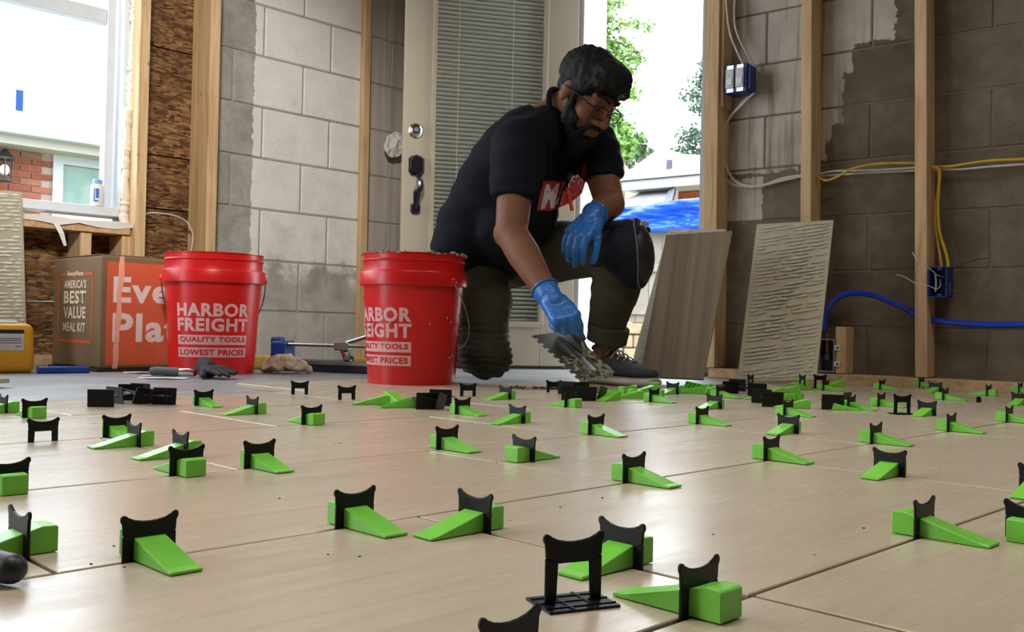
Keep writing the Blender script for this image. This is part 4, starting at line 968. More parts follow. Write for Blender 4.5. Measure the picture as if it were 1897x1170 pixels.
# ================================================================== LETTERING HELPERS
def text_mesh(txt, size, bold=.0, extrude=.0, align='CENTER', xs=1.0, shear=0.0, space=1.0):
    cu = bpy.data.curves.new('t', 'FONT'); cu.body = txt; cu.size = size; cu.offset = bold; cu.extrude = extrude; cu.align_x = align; cu.align_y = 'BOTTOM_BASELINE'; cu.resolution_u = 3; cu.shear = shear; cu.space_character = space
    o = bpy.data.objects.new('t', cu); col.objects.link(o); dg = bpy.context.evaluated_depsgraph_get(); dg.update()
    me = bpy.data.meshes.new_from_object(o.evaluated_get(dg)); bpy.data.objects.remove(o); bpy.data.curves.remove(cu)
    if xs != 1.0:
        for v in me.vertices: v.co.x *= xs
    me.materials.clear(); return me
def fit_text(txt, width, height, bold=.0, **kw):
    """text scaled so its ink is width x height, centred on x, baseline at y = 0"""
    me = text_mesh(txt, 1.0, bold, **kw); xs = [v.co.x for v in me.vertices]; ys = [v.co.y for v in me.vertices]
    cx = (min(xs) + max(xs)) / 2; kx = width / (max(xs) - min(xs)); ky = height / (max(ys) - min(ys)); y0 = min(ys)
    for v in me.vertices: v.co = Vector(((v.co.x - cx) * kx, (v.co.y - y0) * ky, 0))
    return me
def subdiv(me, mx):
    bm = bmesh.new(); bm.from_mesh(me); bmesh.ops.triangulate(bm, faces=bm.faces)
    for _ in range(4):
        es = [e for e in bm.edges if e.calc_length() > mx]
        if not es: break
        bmesh.ops.subdivide_edges(bm, edges=es, cuts=1); bmesh.ops.triangulate(bm, faces=bm.faces)
    bm.to_mesh(me); bm.free(); return me
def map_me(me, fn):
    for v in me.vertices: v.co = fn(v.co)
    me.update(); return me

# ================================================================== BUCKETS
def bucket(px, y_base, label, text_rot, full, wire_side, H=.372, size=1.0):
    zb_ = .0006 if full else SUB; p = fl(px, y_base, zb_); p = p + (Vector((p.x, p.y, 0)).normalized() * .125 * size); p.z = zb_
    root = empty('bucket', p); tag(root, label, 'bucket', None); root.scale = (size, size, size)
    def R(z): return .127 + (.146 - .127) * min(1, z / (H * .75))
    prof = [(.001, .004), (.118, .004), (.127, .0), (.1275, .006)] + [(R(H * .75 * k / 8), H * .75 * k / 8) for k in range(1, 9)] + \
           [(.1545, H * .752), (.1565, H * .757), (.1575, H * .85), (.1560, H * .858), (.1490, H * .866), (.1480, H * .88), (.1485, H * .935), (.152, H * .94), (.1525, H * .945), (.1485, H * .955), (.149, H * .99), (.1515, H * .993), (.1515, H), (.1465, H), (.1455, H * .95), (.1440, H * .8), (.1250, .012), (.001, .010)]
    link('bucket_body', B().lathe(prof, 64).me(True), M['red'], root)
    for z_, r_ in ((H * .79, .1515),):
        pass
    if full:
        b = B(); n = 40
        for i in range(13):
            r_ = .1445 * i / 12
            for j in range(n):
                a = 2 * pi * j / n; b.v.append(Vector((r_ * cos(a), r_ * sin(a), H * .93 + .014 * noise.noise(Vector((r_ * cos(a) * 22, r_ * sin(a) * 22, 3))))))
        for i in range(12):
            for j in range(n): b.f.append((i * n + j, i * n + (j + 1) % n, (i + 1) * n + (j + 1) % n, (i + 1) * n + j))
        link('mortar_fill', b.me(True), M['mortar'], root)
        b = B()
        for j in range(70):
            a = random.uniform(0, 2 * pi); b.ell((.149 * cos(a), .149 * sin(a), H + random.uniform(-.003, .004)), (random.uniform(.003, .010), random.uniform(.003, .009), random.uniform(.002, .004)), Matrix.Rotation(a + pi / 2, 3, 'Z'), 8, 5)
        for j in range(26):
            a = random.uniform(0, 2 * pi); z_ = random.uniform(.05, H * .95); b.ell(((R(z_) + .004) * cos(a), (R(z_) + .004) * sin(a), z_), (.003, .003, .004), None, 6, 4)
        link('mortar_smear', b.me(True), M['mortar'], root, 'stuff')
    # wire bail hanging down at the front right
    toc = atan2(-p.y, -p.x)                                     # direction to the camera
    a0 = toc + wire_side
    pts = []
    for k in range(25):
        t = k / 24; a = a0 + pi * t; drop = .20 * sin(pi * t); pts.append(Vector(((.157 + .012 * sin(pi * t)) * cos(a), (.157 + .012 * sin(pi * t)) * sin(a), H * .79 - drop)))
    link('wire_bail', B().tube(pts, .0022, 6).me(True), M['steel'], root)
    for a in (a0, a0 + pi): link('bail_ear', B().ell((.152 * cos(a), .152 * sin(a), H * .79), (.012, .012, .014), None, 12, 8).me(True), M['red'], root)
    # printed lettering wrapped round the body
    def wrap(off):
        def f(c):
            z = c.y; r_ = R(z) + off + c.z; a = toc + text_rot + c.x / .137; return Vector((r_ * cos(a), r_ * sin(a), z))
        return f
    K = 0.142 / .118
    def pr(me, m, y, off=.0006): link('print', map_me(subdiv(me, .02), lambda c: wrap(off)(Vector((c.x, c.y + y, 0)))), m, root)
    pr(fit_text('HARBOR', .228, .041, .042, space=1.1), M['print'], .176); pr(fit_text('FREIGHT', .228, .041, .042, space=1.1), M['print'], .131)
    for y, t in ((.091, 'QUALITY TOOLS'), (.053, 'LOWEST PRICES')):
        g = mesh([(-.114 + .228 * i / 20, y_, 0) for i in range(21) for y_ in (0, .029)], [(2 * i, 2 * i + 2, 2 * i + 3, 2 * i + 1) for i in range(20)])
        link('print_bar', map_me(g, lambda c, y=y: wrap(.0005)(Vector((c.x, c.y + y, 0)))), M['print'], root)
        pr(fit_text(t, .212, .018, .034, space=1.08), M['printred'], y + .006, .0011)
    return root
bucket(392, 694, 'clean red plastic bucket with wire bail beside the cardboard box', radians(0), False, radians(88), size=1.10)
bucket(762, 713, 'red bucket with mortar crusted rim in front of the kneeling man', radians(-49), True, radians(46), .372)

# ================================================================== CARDBOARD BOX
KB = .95
c0 = CAM + (fl(183, 683, SUB) - CAM) * KB; cl = CAM + (fl(95, 674, SUB) - CAM) * KB; ul = Vector((cl.x - c0.x, cl.y - c0.y, 0)); LB_ = ul.length; ul.normalize(); ur = Vector((-ul.y, ul.x, 0)); ur = ur if ur.x > 0 else -ur
c0.z += .0005
bd = [c0 + ul * u + ur * v for u, v in ((-.03, -.02), (-.03, .29), (LB_ - .02, .29), (LB_ - .02, -.02))]
tag(B().hexa([Vector((q.x, q.y, SUB)) for q in bd] + [Vector((q.x, q.y, c0.z - .0005)) for q in bd]).obj('shadow_gap_slab', plain('gap_shade', srgb(40, 36, 34), .8)), 'thin dark slab added for the shadow gap beneath the cardboard box', 'board')  # added slab holding up the box; its dark colour paints the shadow gap
HB = .405 * KB; RB = .30
box = empty('cardboard_box', c0); tag(box, 'brown cardboard meal kit box with orange printed side and white lettering', 'box')
def bface(u, n_):                                       # frame on a box face: (along, up, out)
    return lambda a, z, o=0.0: c0 + u * a + Vector((0, 0, z)) + n_ * o
fl_ = bface(ul, -ur); fr2 = bface(ur, -ul)
bx_ = B().hexa([c0, c0 + ur * RB, c0 + ur * RB + ul * LB_, c0 + ul * LB_] + [q + Vector((0, 0, HB)) for q in (c0, c0 + ur * RB, c0 + ur * RB + ul * LB_, c0 + ul * LB_)])
child(bx_.obj('carton', M['kraft'], bevel=.006, seg=2), box)
fp = B(); 
for (p_, q_) in (((.02, HB), (LB_ - .02, HB + .002)),): pass
child(B().hexa([fl_(.01, HB + .001), fl_(LB_ - .01, HB + .001), fl_(LB_ - .01, HB + .001, -.2), fl_(.01, HB + .001, -.2), fl_(.01, HB + .004), fl_(LB_ - .01, HB + .004), fl_(LB_ - .01, HB + .006, -.2), fl_(.01, HB + .006, -.2)]).obj('flap', M['kraft']), box)
def quad(f, a0, a1, z0, z1, o): return B().add([f(a0, z0, o), f(a1, z0, o), f(a1, z1, o), f(a0, z1, o)], [(0, 1, 2, 3)])
child(quad(fr2, .02, RB - .02, .012, HB - .02, .0008).obj('orange_panel', M['orange']), box)
def btext(f, txt, a, z, w, h, m, o=.0016, bold=.03, flip=False, nm='print'):
    me = map_me(fit_text(txt, w, h, bold, space=1.12), lambda c: f(a + (-c.x if flip else c.x), z + c.y, o)); child(link(nm, me, m), box)
btext(fr2, 'Eve', .145, .225, .205, .090, M['boxwhite'], bold=.034)
btext(fr2, 'Plat', .165, .090, .245, .100, M['boxwhite'], bold=.034)
fo = B()
for a0, a1, z0, z1 in ((.06, .365, .082, .094), (.06, .365, .318, .328), (.06, .07, .082, .328), (.353, .365, .082, .328)):
    k = LB_ / .41; fo.add([fl_(a0 * k, z0, .0008), fl_(a1 * k, z0, .0008), fl_(a1 * k, z1, .0008), fl_(a0 * k, z1, .0008)], [(0, 1, 2, 3)])
child(fo.obj('orange_border', M['orangedk']), box)
k = LB_ / .41
for t, z, w, h in (('EveryPlate', .313, .13, .022), ("AMERICA'S", .274, .19, .030), ('BEST', .220, .19, .046), ('VALUE', .168, .19, .042), ('MEAL KIT', .122, .19, .032)):
    btext(fl_, t, .2125 * k, z, w * k, h, M['boxcream'], bold=.035, flip=True)
tp = B()
for i in range(14):
    z = HB * i / 13; tp.v += [fr2(.062 - .018 * (1 - i / 13) + .002 * sin(i * 2.), z, .0022), fr2(.080 - .018 * (1 - i / 13) + .003 * sin(i * 1.3), z, .0022)]
for i in range(13): tp.f.append((2 * i, 2 * i + 1, 2 * i + 3, 2 * i + 2))
child(tp.obj('clear_tape', plain('clear_tape', srgb(232, 176, 150), .12, var=.05)), box)

# ================================================================== SMALL THINGS ON THE LEFT
# blue spirit level bar lying under the box's front
a = fl(70, 692, SUB); c = fl(167, 691, SUB); d = (c - a).normalized(); nrm = Vector((-d.y, d.x, 0))
b = B(); b.hexa([a, c, c + nrm * .03, a + nrm * .03] + [q + Vector((0, 0, .022)) for q in (a, c, c + nrm * .03, a + nrm * .03)])
tag(b.obj('level_bar', plain('blue_bar', srgb(20, 74, 168), .35), bevel=.004), 'blue flat bar lying on the floor in front of the cardboard box', 'bar')
# yellow container with an upside down label
y0 = fl(40, 691, SUB); yd = (y0 - CAM); yd.z = 0; yd.normalize(); yr = Vector((yd.y, -yd.x, 0)); yr = (yr * .97 + yd * .24).normalized(); yd = Vector((-yr.y, yr.x, 0))
jug = empty('yellow_container', y0); tag(jug, 'yellow plastic container with pale label lying beside the cardboard box', 'container')
def J(u, v, z): return y0 + yr * u + yd * v + Vector((0, 0, z))
ya = .042
b = B().hexa([J(-.30, 0, 0), J(ya, 0, 0), J(ya, .16, 0), J(-.30, .16, 0), J(-.30, .012, .158), J(ya - .004, .012, .158), J(ya - .004, .15, .158), J(-.30, .15, .158)])
child(b.obj('jug_body', M['yellow'], bevel=.022, seg=4, smooth=True), jug)
def Jl(u, z, o): return J(u, .012 * (z / .158) - o, z)
def jq(u0, u1, z0, z1, o, nm, m): child(B().add([Jl(u0, z0, o), Jl(u1, z0, o), Jl(u1, z1, o), Jl(u0, z1, o)], [(0, 1, 2, 3)]).obj(nm, m), jug)
jq(-.28, .006, .072, .136, .0016, 'label_paper', M['label']); jq(-.28, .006, .126, .138, .0022, 'label_band', M['inkblack'])
for kk, (u0, z) in enumerate(((-.12, .108), (-.075, .102), (-.14, .095), (-.02, .084))): jq(u0, -.002, z, z + .0026, .0024, 'label_line', M['inkgrey'])
child(B().hexa([J(-.28, .03, .158), J(.0, .03, .158), J(.0, .13, .158), J(-.28, .13, .158), J(-.28, .035, .166), J(-.01, .035, .166), J(-.01, .125, .166), J(-.28, .125, .166)]).obj('pale_lid', M['white'], bevel=.003), jug)
# tile with mortar ridges leaning at the left edge
def leaning_tile(pts, Ys, label, ridged, m_, thick=.010, ridge_dir=0.0, seed=1):
    """pts: bottom-left, bottom-right, top-right, top-left in the picture; Ys their distances"""
    P = [at(x, y, Y) for (x, y), Y in zip(pts, Ys)]
    u = (P[1] - P[0]); v = ((P[3] - P[0]) + (P[2] - P[1])) / 2; w_, h_ = u.length, v.length; u.normalize(); v.normalize(); n = u.cross(v).normalized()
    if n.dot(CAM - P[0]) < 0: n = -n
    root = empty('leaning_tile', P[0]); tag(root, label, 'tile')
    K = [P[0], P[1], P[2], P[3]]
    vo = n.cross(u).normalized(); R3 = Matrix((u, -n if vo.z > 0 else n, vo if vo.z > 0 else -vo)).transposed()
    b = B().hexa([q - n * thick for q in K] + K); b.v = [R3.inverted() @ (q - P[0]) for q in b.v]
    tb_ = b.obj('tile_body', m_, bevel=.001, seg=1); tb_.location = P[0]; tb_.rotation_euler = R3.to_euler(); child(tb_, root)
    if ridged:
        r = random.Random(seed); b = B(); rows = int(h_ / .0135)
        for i in range(rows):
            vv = (i + .5) / rows; x = .04
            while x < .96:
                L = r.uniform(.12, .5); e = min(x + L, .97)
                if r.random() < .9:
                    seg = max(3, int((e - x) * 14)); pts_ = []; rad = []
                    for k in range(seg + 1):
                        t = x + (e - x) * k / seg; base = K[0] + (K[1] - K[0]) * t; topp = K[3] + (K[2] - K[3]) * t
                        vq = vv + ridge_dir * (t - .5) + .004 * noise.noise(Vector((t * 7, i * 1.7, seed)))
                        if vq < .02 or vq > .98: vq = min(max(vq, .02), .98)
                        pts_.append(base + (topp - base) * vq + n * .0008); rad.append((.0042 if 0 < k < seg else .0008) * r.uniform(.7, 1.25))
                    b.tube(pts_, rad, 6)
                x = e + r.uniform(.0, .05)
        child(b.obj('mortar_ridges', plain('dried_mortar', srgb(212, 206, 190), .8, var=.12, scale=50), smooth=True, kind='stuff'), root)
    return root
leaning_tile([(-60, 694), (51, 690), (41, 356), (-60, 350)], [3.24, 3.30, 3.44, 3.38], 'mortar ridged tile leaning beneath the window behind the yellow container', True, M['tileback'], seed=2)
tag(B().tube([at(40, 558, 3.55), at(102, 559, 3.58)], .0045, 8).obj('metal_rod', M['steel']), 'thin steel rod between the leaning tile and the cardboard box', 'rod')
a = fl(18, 709); b = B(); q = fl(-60, 712); d = (a - q).normalized(); n_ = Vector((-d.y, d.x, 0))
b.hexa([q, a, a + n_ * .12, q + n_ * .12] + [t + Vector((0, 0, .012)) for t in (q, a, a + n_ * .12, q + n_ * .12)])
ot = b.obj('tile_offcut', M['tile'], bevel=.001); ot.location = (0, 0, 0); tag(ot, 'tile offcut lying flat at the edge below the yellow container', 'tile')
# bottle on the window stool
s_, z_ = WL.px(180, 398, -.02); zz = zB + .035
Mt = Matrix.Translation(WL.P(S(179, 390, -.02), -.02, zz))
bt = empty('bottle', Mt.translation); tag(bt, 'small white bottle with blue cap standing in the window corner', 'bottle')
child(B().lathe([(.001, 0), (.024, 0), (.0255, .004), (.0255, .07), (.022, .082), (.017, .088), (.001, .088)], 24, Mt).obj('bottle_body', M['white'], smooth=True), bt)
child(B().lathe([(.001, .088), (.0185, .088), (.0185, .102), (.016, .105), (.001, .105)], 24, Mt).obj('bottle_cap', plain('pale_blue_cap', srgb(128, 176, 216), .4), smooth=True), bt)
lb_ = B(); tc = atan2(-Mt.translation.y, -Mt.translation.x)
for (a0, a1, z0, z1) in ((-.5, -.32, .018, .068), (-.2, .28, .030, .068), (-.45, .2, .016, .022)):
    for i in range(6):
        t0, t1 = a0 + (a1 - a0) * i / 6 + tc, a0 + (a1 - a0) * (i + 1) / 6 + tc; r_ = .0260
        lb_.add([Mt @ Vector((r_ * cos(t), r_ * sin(t), z)) for t, z in ((t0, z0), (t1, z0), (t1, z1), (t0, z1))], [(0, 1, 2, 3)])
child(lb_.obj('bottle_print', plain('blue_ink', srgb(56, 104, 180), .5)), bt)
# thin cable between the timber studs
pts = [WL.P(*(lambda t: (t[0], .0, t[1]))(WL.px(x, y, .0))) for x, y in ((269, 396), (285, 394), (318, 398), (345, 410), (357, 435), (354, 465))]
tag(B().tube(catmull(pts, 5), .0035, 6).obj('bell_wire', M['cable_w'], smooth=True), 'thin pale wire looping between the two left studs', 'wire')
# paper scraps
for k, (x, y, r_) in enumerate(((262, 691, .05), (305, 701, .06), (285, 697, .035))):
    p = fl(x, y, SUB); b = B(); m_ = 9
    for j in range(m_):
        a = 2 * pi * j / m_; q = r_ * random.uniform(.7, 1.2); b.v.append(p + Vector((q * 1.5 * cos(a), q * .8 * sin(a), .001 + random.uniform(0, .004))))
    b.v.append(p + Vector((0, 0, .004))); b.f = [(j, (j + 1) % m_, m_) for j in range(m_)]
    o = b.obj('paper_scrap', M['paper']); o.modifiers.new('t', 'SOLIDIFY').thickness = .001; tag(o, 'torn paper scrap on the floor by the utility knife', 'paper', 'paper scraps')
# ================================================================== HANDS (used for the gloves too)
def hand_shape(b, wrist, d, nrm, thumb_sign, sc_=1.0, curl=(20, 30, 20), curls=None, thumb=(35, 10, 15), spread=6, fat=1.0, thumb_in=0.0):
    """palm, four fingers and a thumb; d points to the fingers, nrm is the back of the hand; thumb_sign: +1 puts the thumb on the d x nrm side"""
    d = d.normalized(); nrm = (nrm - d * nrm.dot(d)).normalized(); x = d.cross(nrm)
    P = lambda u, v, w=0: Vector(wrist) + (x * u * thumb_sign + d * v + nrm * w) * sc_
    r = lambda q: q * sc_ * fat
    b.cap(P(.0, -.02), r(.026), P(0, .015), r(.028))
    for u in (.026, .009, -.009, -.026):
        b.cap(P(u * .75, .018), r(.0165), P(u * 1.12, .088 - abs(u - .006) * .25), r(.0135))
    b.cap(P(.022, .02, -.006), r(.020), P(.034, .05, -.008), r(.014))
    L = [(.029, .088, .072, .0098), (.0095, .094, .080, .0100), (-.0105, .089, .075, .0097), (-.029, .079, .060, .0088)]
    for i, (u, v, ln, rr) in enumerate(L):
        c = curls[i] if curls else curl; p = P(u, v); ang = 0; sp = radians(spread * (1.5 - i) * .8)
        for k, fr in enumerate((.44, .31, .25)):
            ang += radians(c[k]); dirv = (d * cos(ang) * cos(sp) + x * thumb_sign * sin(sp) * cos(ang) - nrm * sin(ang)).normalized()
            q = p + dirv * ln * fr * sc_; b.cap(p, r(rr * (1 - .08 * k)), q, r(rr * (1 - .08 * (k + 1)))); p = q
    p = P(.028, .030, -.006); a = radians(thumb[0]); ang = radians(thumb_in); 
    for k, (ln, rr) in enumerate(((.040, .0135), (.034, .0115), (.026, .0102))):
        dirv = (d * cos(a) + x * thumb_sign * sin(a)) * cos(ang) - nrm * sin(ang); dirv.normalize(); q = p + dirv * ln * sc_; b.cap(p, r(rr), q, r(rr * .92)); p = q
        a -= radians(thumb[1]); ang += radians(thumb[2])
    return b

# black work glove and utility knife before the clean bucket
w = fl(385, 699, SUB) + Vector((0, 0, .022)); e = fl(452, 706, SUB) + Vector((0, 0, .014))
dv = (e - w); b = B(); hand_shape(b, w + Vector((0, 0, -.004)), dv, Vector((0, -.1, 1)), 1, .86, curls=[(1, 3, 2), (3, 5, 3), (1, 3, 2), (2, 4, 2)], thumb=(40, 10, 2), spread=7, fat=1.15)
b.cap(w - dv.normalized() * .030 + Vector((0, .01, .002)), .030, w + dv.normalized() * .01, .025)
o = b.remesh('work_glove', M['blackglove'], .004, 4, disp=lambda c, n: .0016 * noise.noise(c * 60)); 
zmin = min(v.co.z for v in o.data.vertices); 
for v in o.data.vertices: v.co.z += SUB + .0005 - zmin
tag(o, 'black knit work glove lying against the clean red bucket', 'glove')
a = fl(279, 697, SUB); c = fl(341, 699, SUB); d = (c - a).normalized(); kn = empty('utility_knife', a); tag(kn, 'grey utility knife lying on paper beside the black glove', 'knife')
zz = Vector((0, 0, .017)); nn_ = Vector((-d.y, d.x, 0))
b = B(); pts = [a + d * t + zz + nn_ * .004 * sin(t * 30) for t in (0, .02, .05, .08, .10)]; b.tube(pts, [.012, .0155, .0145, .0150, .0125], 12); child(b.obj('knife_grip', plain('grey_rubber_grip', srgb(72, 76, 80), .5, bump=.2), smooth=True), kn)
child(B().tube([a + d * .1 + zz, a + d * .13 + zz, a + d * .15 + zz - Vector((0, 0, .002))], [.0125, .0135, .011], 12).obj('knife_nose', M['chrome'], smooth=True), kn)
# yellow block and tan leather gloves beside the bucket
a = fl(462, 683, SUB); c = fl(520, 682, SUB); d = (c - a).normalized(); n_ = Vector((-d.y, d.x, 0)); b = B().hexa([a - d * .1, c, c + n_ * .07, a - d * .1 + n_ * .07] + [q + Vector((0, 0, .050)) for q in (a - d * .1, c, c + n_ * .07, a - d * .1 + n_ * .07)])
tag(b.obj('grout_sponge', plain('yellow_foam', srgb(236, 192, 84), .8, var=.1), bevel=.008, seg=3), 'yellow sponge block behind the crumpled tan gloves', 'sponge')
b = B(); g0 = fl(526, 692, SUB) + Vector((0, .03, 0))
rg = random.Random(12)
def G(u, v, z): return g0 + Vector((u, v, z))
for (u, v, z, rx, ry, rz_, ang) in ((-.05, 0, .02, .045, .04, .022, 0), (-.02, -.01, .03, .05, .035, .03, .3), (.02, 0, .03, .05, .04, .026, -.3), (.045, -.01, .018, .03, .03, .02, .2), (.0, .02, .045, .035, .03, .02, .1), (.076, .0, .012, .016, .018, .012, 0), (-.075, -.005, .012, .025, .025, .013, 0)):
    b.ell(G(u, v, z), (rx, ry, rz_), Matrix.Rotation(ang, 3, 'Z'))
for pts in (((-.07, -.035, .012), (-.04, -.045, .022), (-.005, -.045, .014)), ((-.01, -.04, .02), (.01, -.05, .03), (.04, -.045, .016)), ((-.03, -.03, .04), (0, -.035, .052), (.035, -.02, .042))): 
    p_ = [G(*q) for q in pts]
    for i in range(2): b.cap(p_[i], .010, p_[i + 1], .009)
o = b.remesh('leather_gloves', M['rag'], .004, 2, disp=lambda c, n: .009 * noise.noise(c * 34) - .007 * abs(noise.noise(c * 55 + Vector((3, 1, 4)))) + .003 * noise.noise(c * 110))
zmin = min(v.co.z for v in o.data.vertices)
for v in o.data.vertices: v.co.z += SUB + .0005 - zmin
tag(o, 'crumpled pair of tan leather gloves on the floor between the buckets', 'gloves')

# ================================================================== TILE CUTTER
a = fl(505, 686, SUB); d = (fl(668, 692, SUB) - a).normalized(); n_ = Vector((-d.y, d.x, 0)); tc = empty('tile_cutter', a); tag(tc, 'manual tile cutter with navy bed, steel rails and blue end by the block wall', 'tile cutter')
T = lambda u, v, z: a + d * u + n_ * v + Vector((0, 0, z))
def tb(u0, u1, v0, v1, z0, z1): return B().hexa([T(u0, v0, z0), T(u1, v0, z0), T(u1, v1, z0), T(u0, v1, z0), T(u0, v0, z1), T(u1, v0, z1), T(u1, v1, z1), T(u0, v1, z1)])
child(tb(.0, .46, 0, .17, 0, .040).obj('bed', M['navy'], bevel=.004), tc)
child(tb(.01, .46, -.004, .0, .028, .042).obj('bed_rail', M['steel'], bevel=.001), tc)
child(tb(-.03, .03, .03, .12, .02, .110).obj('rail_end', M['bluebox'], bevel=.010, seg=3), tc); child(tb(-.045, -.0, .055, .095, .03, .125).obj('rail_end', M['bluebox'], bevel=.010, seg=3), tc)
child(tb(.43, .48, .03, .12, .02, .110).obj('rail_end', M['bluebox'], bevel=.010, seg=3), tc)
for v in (.06, .09): child(B().tube([T(-.02, v, .098), T(.46, v, .098)], .0065, 10).obj('guide_rail', M['steel'], smooth=True), tc)
child(tb(.22, .275, .052, .098, .080, .112).obj('carriage', M['steel'], bevel=.004), tc)
child(B().tube([T(.25, .075, .085), T(.262, .075, .062), T(.275, .072, .046)], [.014, .016, .020], 10).obj('breaker_foot', M['steel'], smooth=True), tc)
child(B().lathe([(.001, 0), (.010, 0), (.012, .003), (.010, .006), (.001, .006)], 12, Matrix.Translation(T(.275, .072, .04))).obj('scoring_wheel', M['steel']), tc)
child(B().tube([T(.26, .075, .108), T(.33, .075, .13), T(.44, .075, .17)], .0075, 10).obj('lever', M['steel'], smooth=True), tc)
child(B().tube([T(.40, .075, .156), T(.46, .075, .177)], .013, 10).obj('lever_grip', M['blackmetal'], smooth=True), tc)
child(tb(.33, .42, .01, .06, .04, .056).obj('angle_stop', M['yellow'], bevel=.003), tc)

# ================================================================== TILES LEANING ON THE RIGHT
leaning_tile([(1165, 692), (1300, 699), (1345, 424), (1238, 424)], [3.33, 3.25, 3.46, 3.55], 'tile with faint mortar ridges leaning directly behind the plain brown tile', True, M['tileback_lit'], ridge_dir=-.03, seed=5)
leaning_tile([(1185, 697), (1303, 702), (1357, 427), (1234, 434)], [3.18, 3.11, 3.36, 3.43], 'plain brown wood-look tile leaning at the doorway stud beside the shoe', False, M['tile_dark'])
leaning_tile([(1365, 706), (1512, 703), (1544, 407), (1402, 415)], [3.28, 3.16, 3.36, 3.47], 'tile covered in pale mortar ridges leaning in front of the middle pine stud', True, M['tileback_lit'], ridge_dir=.05, seed=9)

# ================================================================== RIGHT WALL FITTINGS
# twin switch box
def wpt(x, y, o): s_, z_ = WR.px(x, y, o); return WR.P(s_, o, z_)
sw = empty('switch_box', wpt(1370, 180, .1)); tag(sw, 'blue double switch box with two pale rocker switches on the doorway stud', 'switch box')
s0, z1 = WR.px(1343, 122, .105); s1 = WR.px(1384, 122, .105)[0]; z0 = WR.px(1360, 172, .105)[1]
child(B().wbox(WR, s0, s1, .03, .105, z0, z1).obj('box_shell', M['bluebox'], bevel=.004), sw)
child(B().wbox(WR, s1 - .004, s1 + .012, .045, .095, z0 + .008, z1 - .008).obj('nail_ear', M['bluebox'], bevel=.004), sw)
for k in (0, 1):
    a0 = s0 + .008 + k * (s1 - s0 - .01) / 2; a1 = a0 + (s1 - s0) / 2 - .014
    swt = child(B().wbox(WR, a0, a1, .105, .115, z0 + .018, z1 - .018).obj('rocker_switch', M['label'], bevel=.002), sw)
    child(B().wbox(WR, a0 + .004, a1 - .004, .115, .118, z0 + .03, (z0 + z1) / 2).obj('rocker', M['white'], bevel=.001), swt)
    child(B().wbox(WR, a0 + .002, a1 - .002, .103, .108, z0 + .003, z0 + .018).wbox(WR, a0 + .002, a1 - .002, .103, .108, z1 - .018, z1 - .003).obj('mounting_strap', M['chrome'], bevel=.001), swt)
# open blue outlet box
ob = empty('outlet_box', wpt(1742, 550, .1)); tag(ob, 'open blue outlet box with loose white and black wires on the knotty stud', 'outlet box')
s0, z1 = WR.px(1720, 494, .1); s1 = WR.px(1754, 494, .1)[0]; z0 = WR.px(1740, 550, .1)[1]; t = .003
sh = B().wbox(WR, s0, s0 + t, .02, .1, z0, z1).wbox(WR, s1 - t, s1, .02, .1, z0, z1).wbox(WR, s0 + t, s1 - t, .02, .1, z0, z0 + t).wbox(WR, s0 + t, s1 - t, .02, .1, z1 - t, z1).wbox(WR, s0 + t, s1 - t, .02, .02 + t, z0 + t, z1 - t)
child(sh.obj('box_shell', M['bluebox']), ob)
child(B().wbox(WR, s0 + .028, s0 + .044, .085, .098, z1 - .012, z1 - t).wbox(WR, s0 + .028, s0 + .044, .085, .098, z0 + t, z0 + .012).obj('screw_boss', M['bluebox'], bevel=.002), ob)
child(B().wbox(WR, s1 + .0005, s1 + .0015, .05, .07, z0 + .015, z0 + .05).obj('box_sticker', M['inkgrey']), ob)
def wirep(pts, r, m, nm='wire', par=None, k=6):
    o = B().tube(catmull([wpt(*p) for p in pts], k), r, 7).obj(nm, m, smooth=True)
    return child(o, par) if par else o
wirep([(1750, 513, .06), (1738, 510, .09), (1722, 497, .12), (1706, 486, .14), (1697, 478, .15), (1690, 467, .15)], .0017, M['cable_w'], par=ob)
wirep([(1741, 517, .06), (1742, 528, .08), (1735, 535, .10), (1720, 529, .12), (1700, 526, .13), (1676, 513, .14), (1661, 508, .14)], .0017, M['cable_w'], par=ob)
wirep([(1733, 540, .08), (1734, 520, .08), (1732, 505, .07)], .003, M['cable_w'], par=ob)
wirep([(1752, 500, .05), (1762, 498, .09), (1790, 486, .12), (1810, 480, .13), (1831, 478, .13)], .0015, M['cable_k'], par=ob)
wirep([(1750, 534, .09), (1768, 537, .12), (1790, 541, .13), (1802, 534, .13), (1812, 531, .13)], .0015, M['cable_k'], par=ob)
# cables
tag(wirep([(1345, 0, .105), (1352, 60, .105), (1370, 105, .10), (1378, 119, .09)], .004, M['cable_w'], 'cable'), 'white cable dropping into the top of the twin switch box', 'cable', 'cables above the switch box')
tag(wirep([(1362, -10, .06), (1362, 50, .06), (1384, 100, .05), (1400, 125, .02), (1402, 150, .02)], .004, M['cable_w'], 'cable'), 'white cable dropping into the top of the twin switch box', 'cable', 'cables above the switch box')
tag(wirep([(1397, 172, .06), (1378, 190, .05), (1346, 225, .04), (1339, 260, .035), (1342, 300, .03), (1362, 335, .03), (1400, 345, .03), (1450, 334, .03), (1487, 326, .03)], .0042, M['cable_w'], 'cable'), 'white cable sagging from the switch box to the middle stud', 'cable', 'cables below the switch box')
tag(wirep([(1392, 172, .025), (1366, 200, .025), (1342, 240, .02), (1336, 305, .02), (1352, 338, .02), (1400, 346, .02), (1450, 330, .02), (1488, 324, .02)], .0042, M['cable_w'], 'cable'), 'white cable sagging from the switch box to the middle stud', 'cable', 'cables below the switch box')
for dy, oo in ((0, .035), (7, .025)):
    tag(wirep([(1512, 324 + dy * .3, oo), (1545, 317 + dy, oo), (1620, 315 + dy * .6, oo), (1700, 310 + dy * .8, oo)], .004, M['cable_w'], 'cable'), 'white cable running between the middle stud and the knotty stud', 'cable', 'white cables between studs')
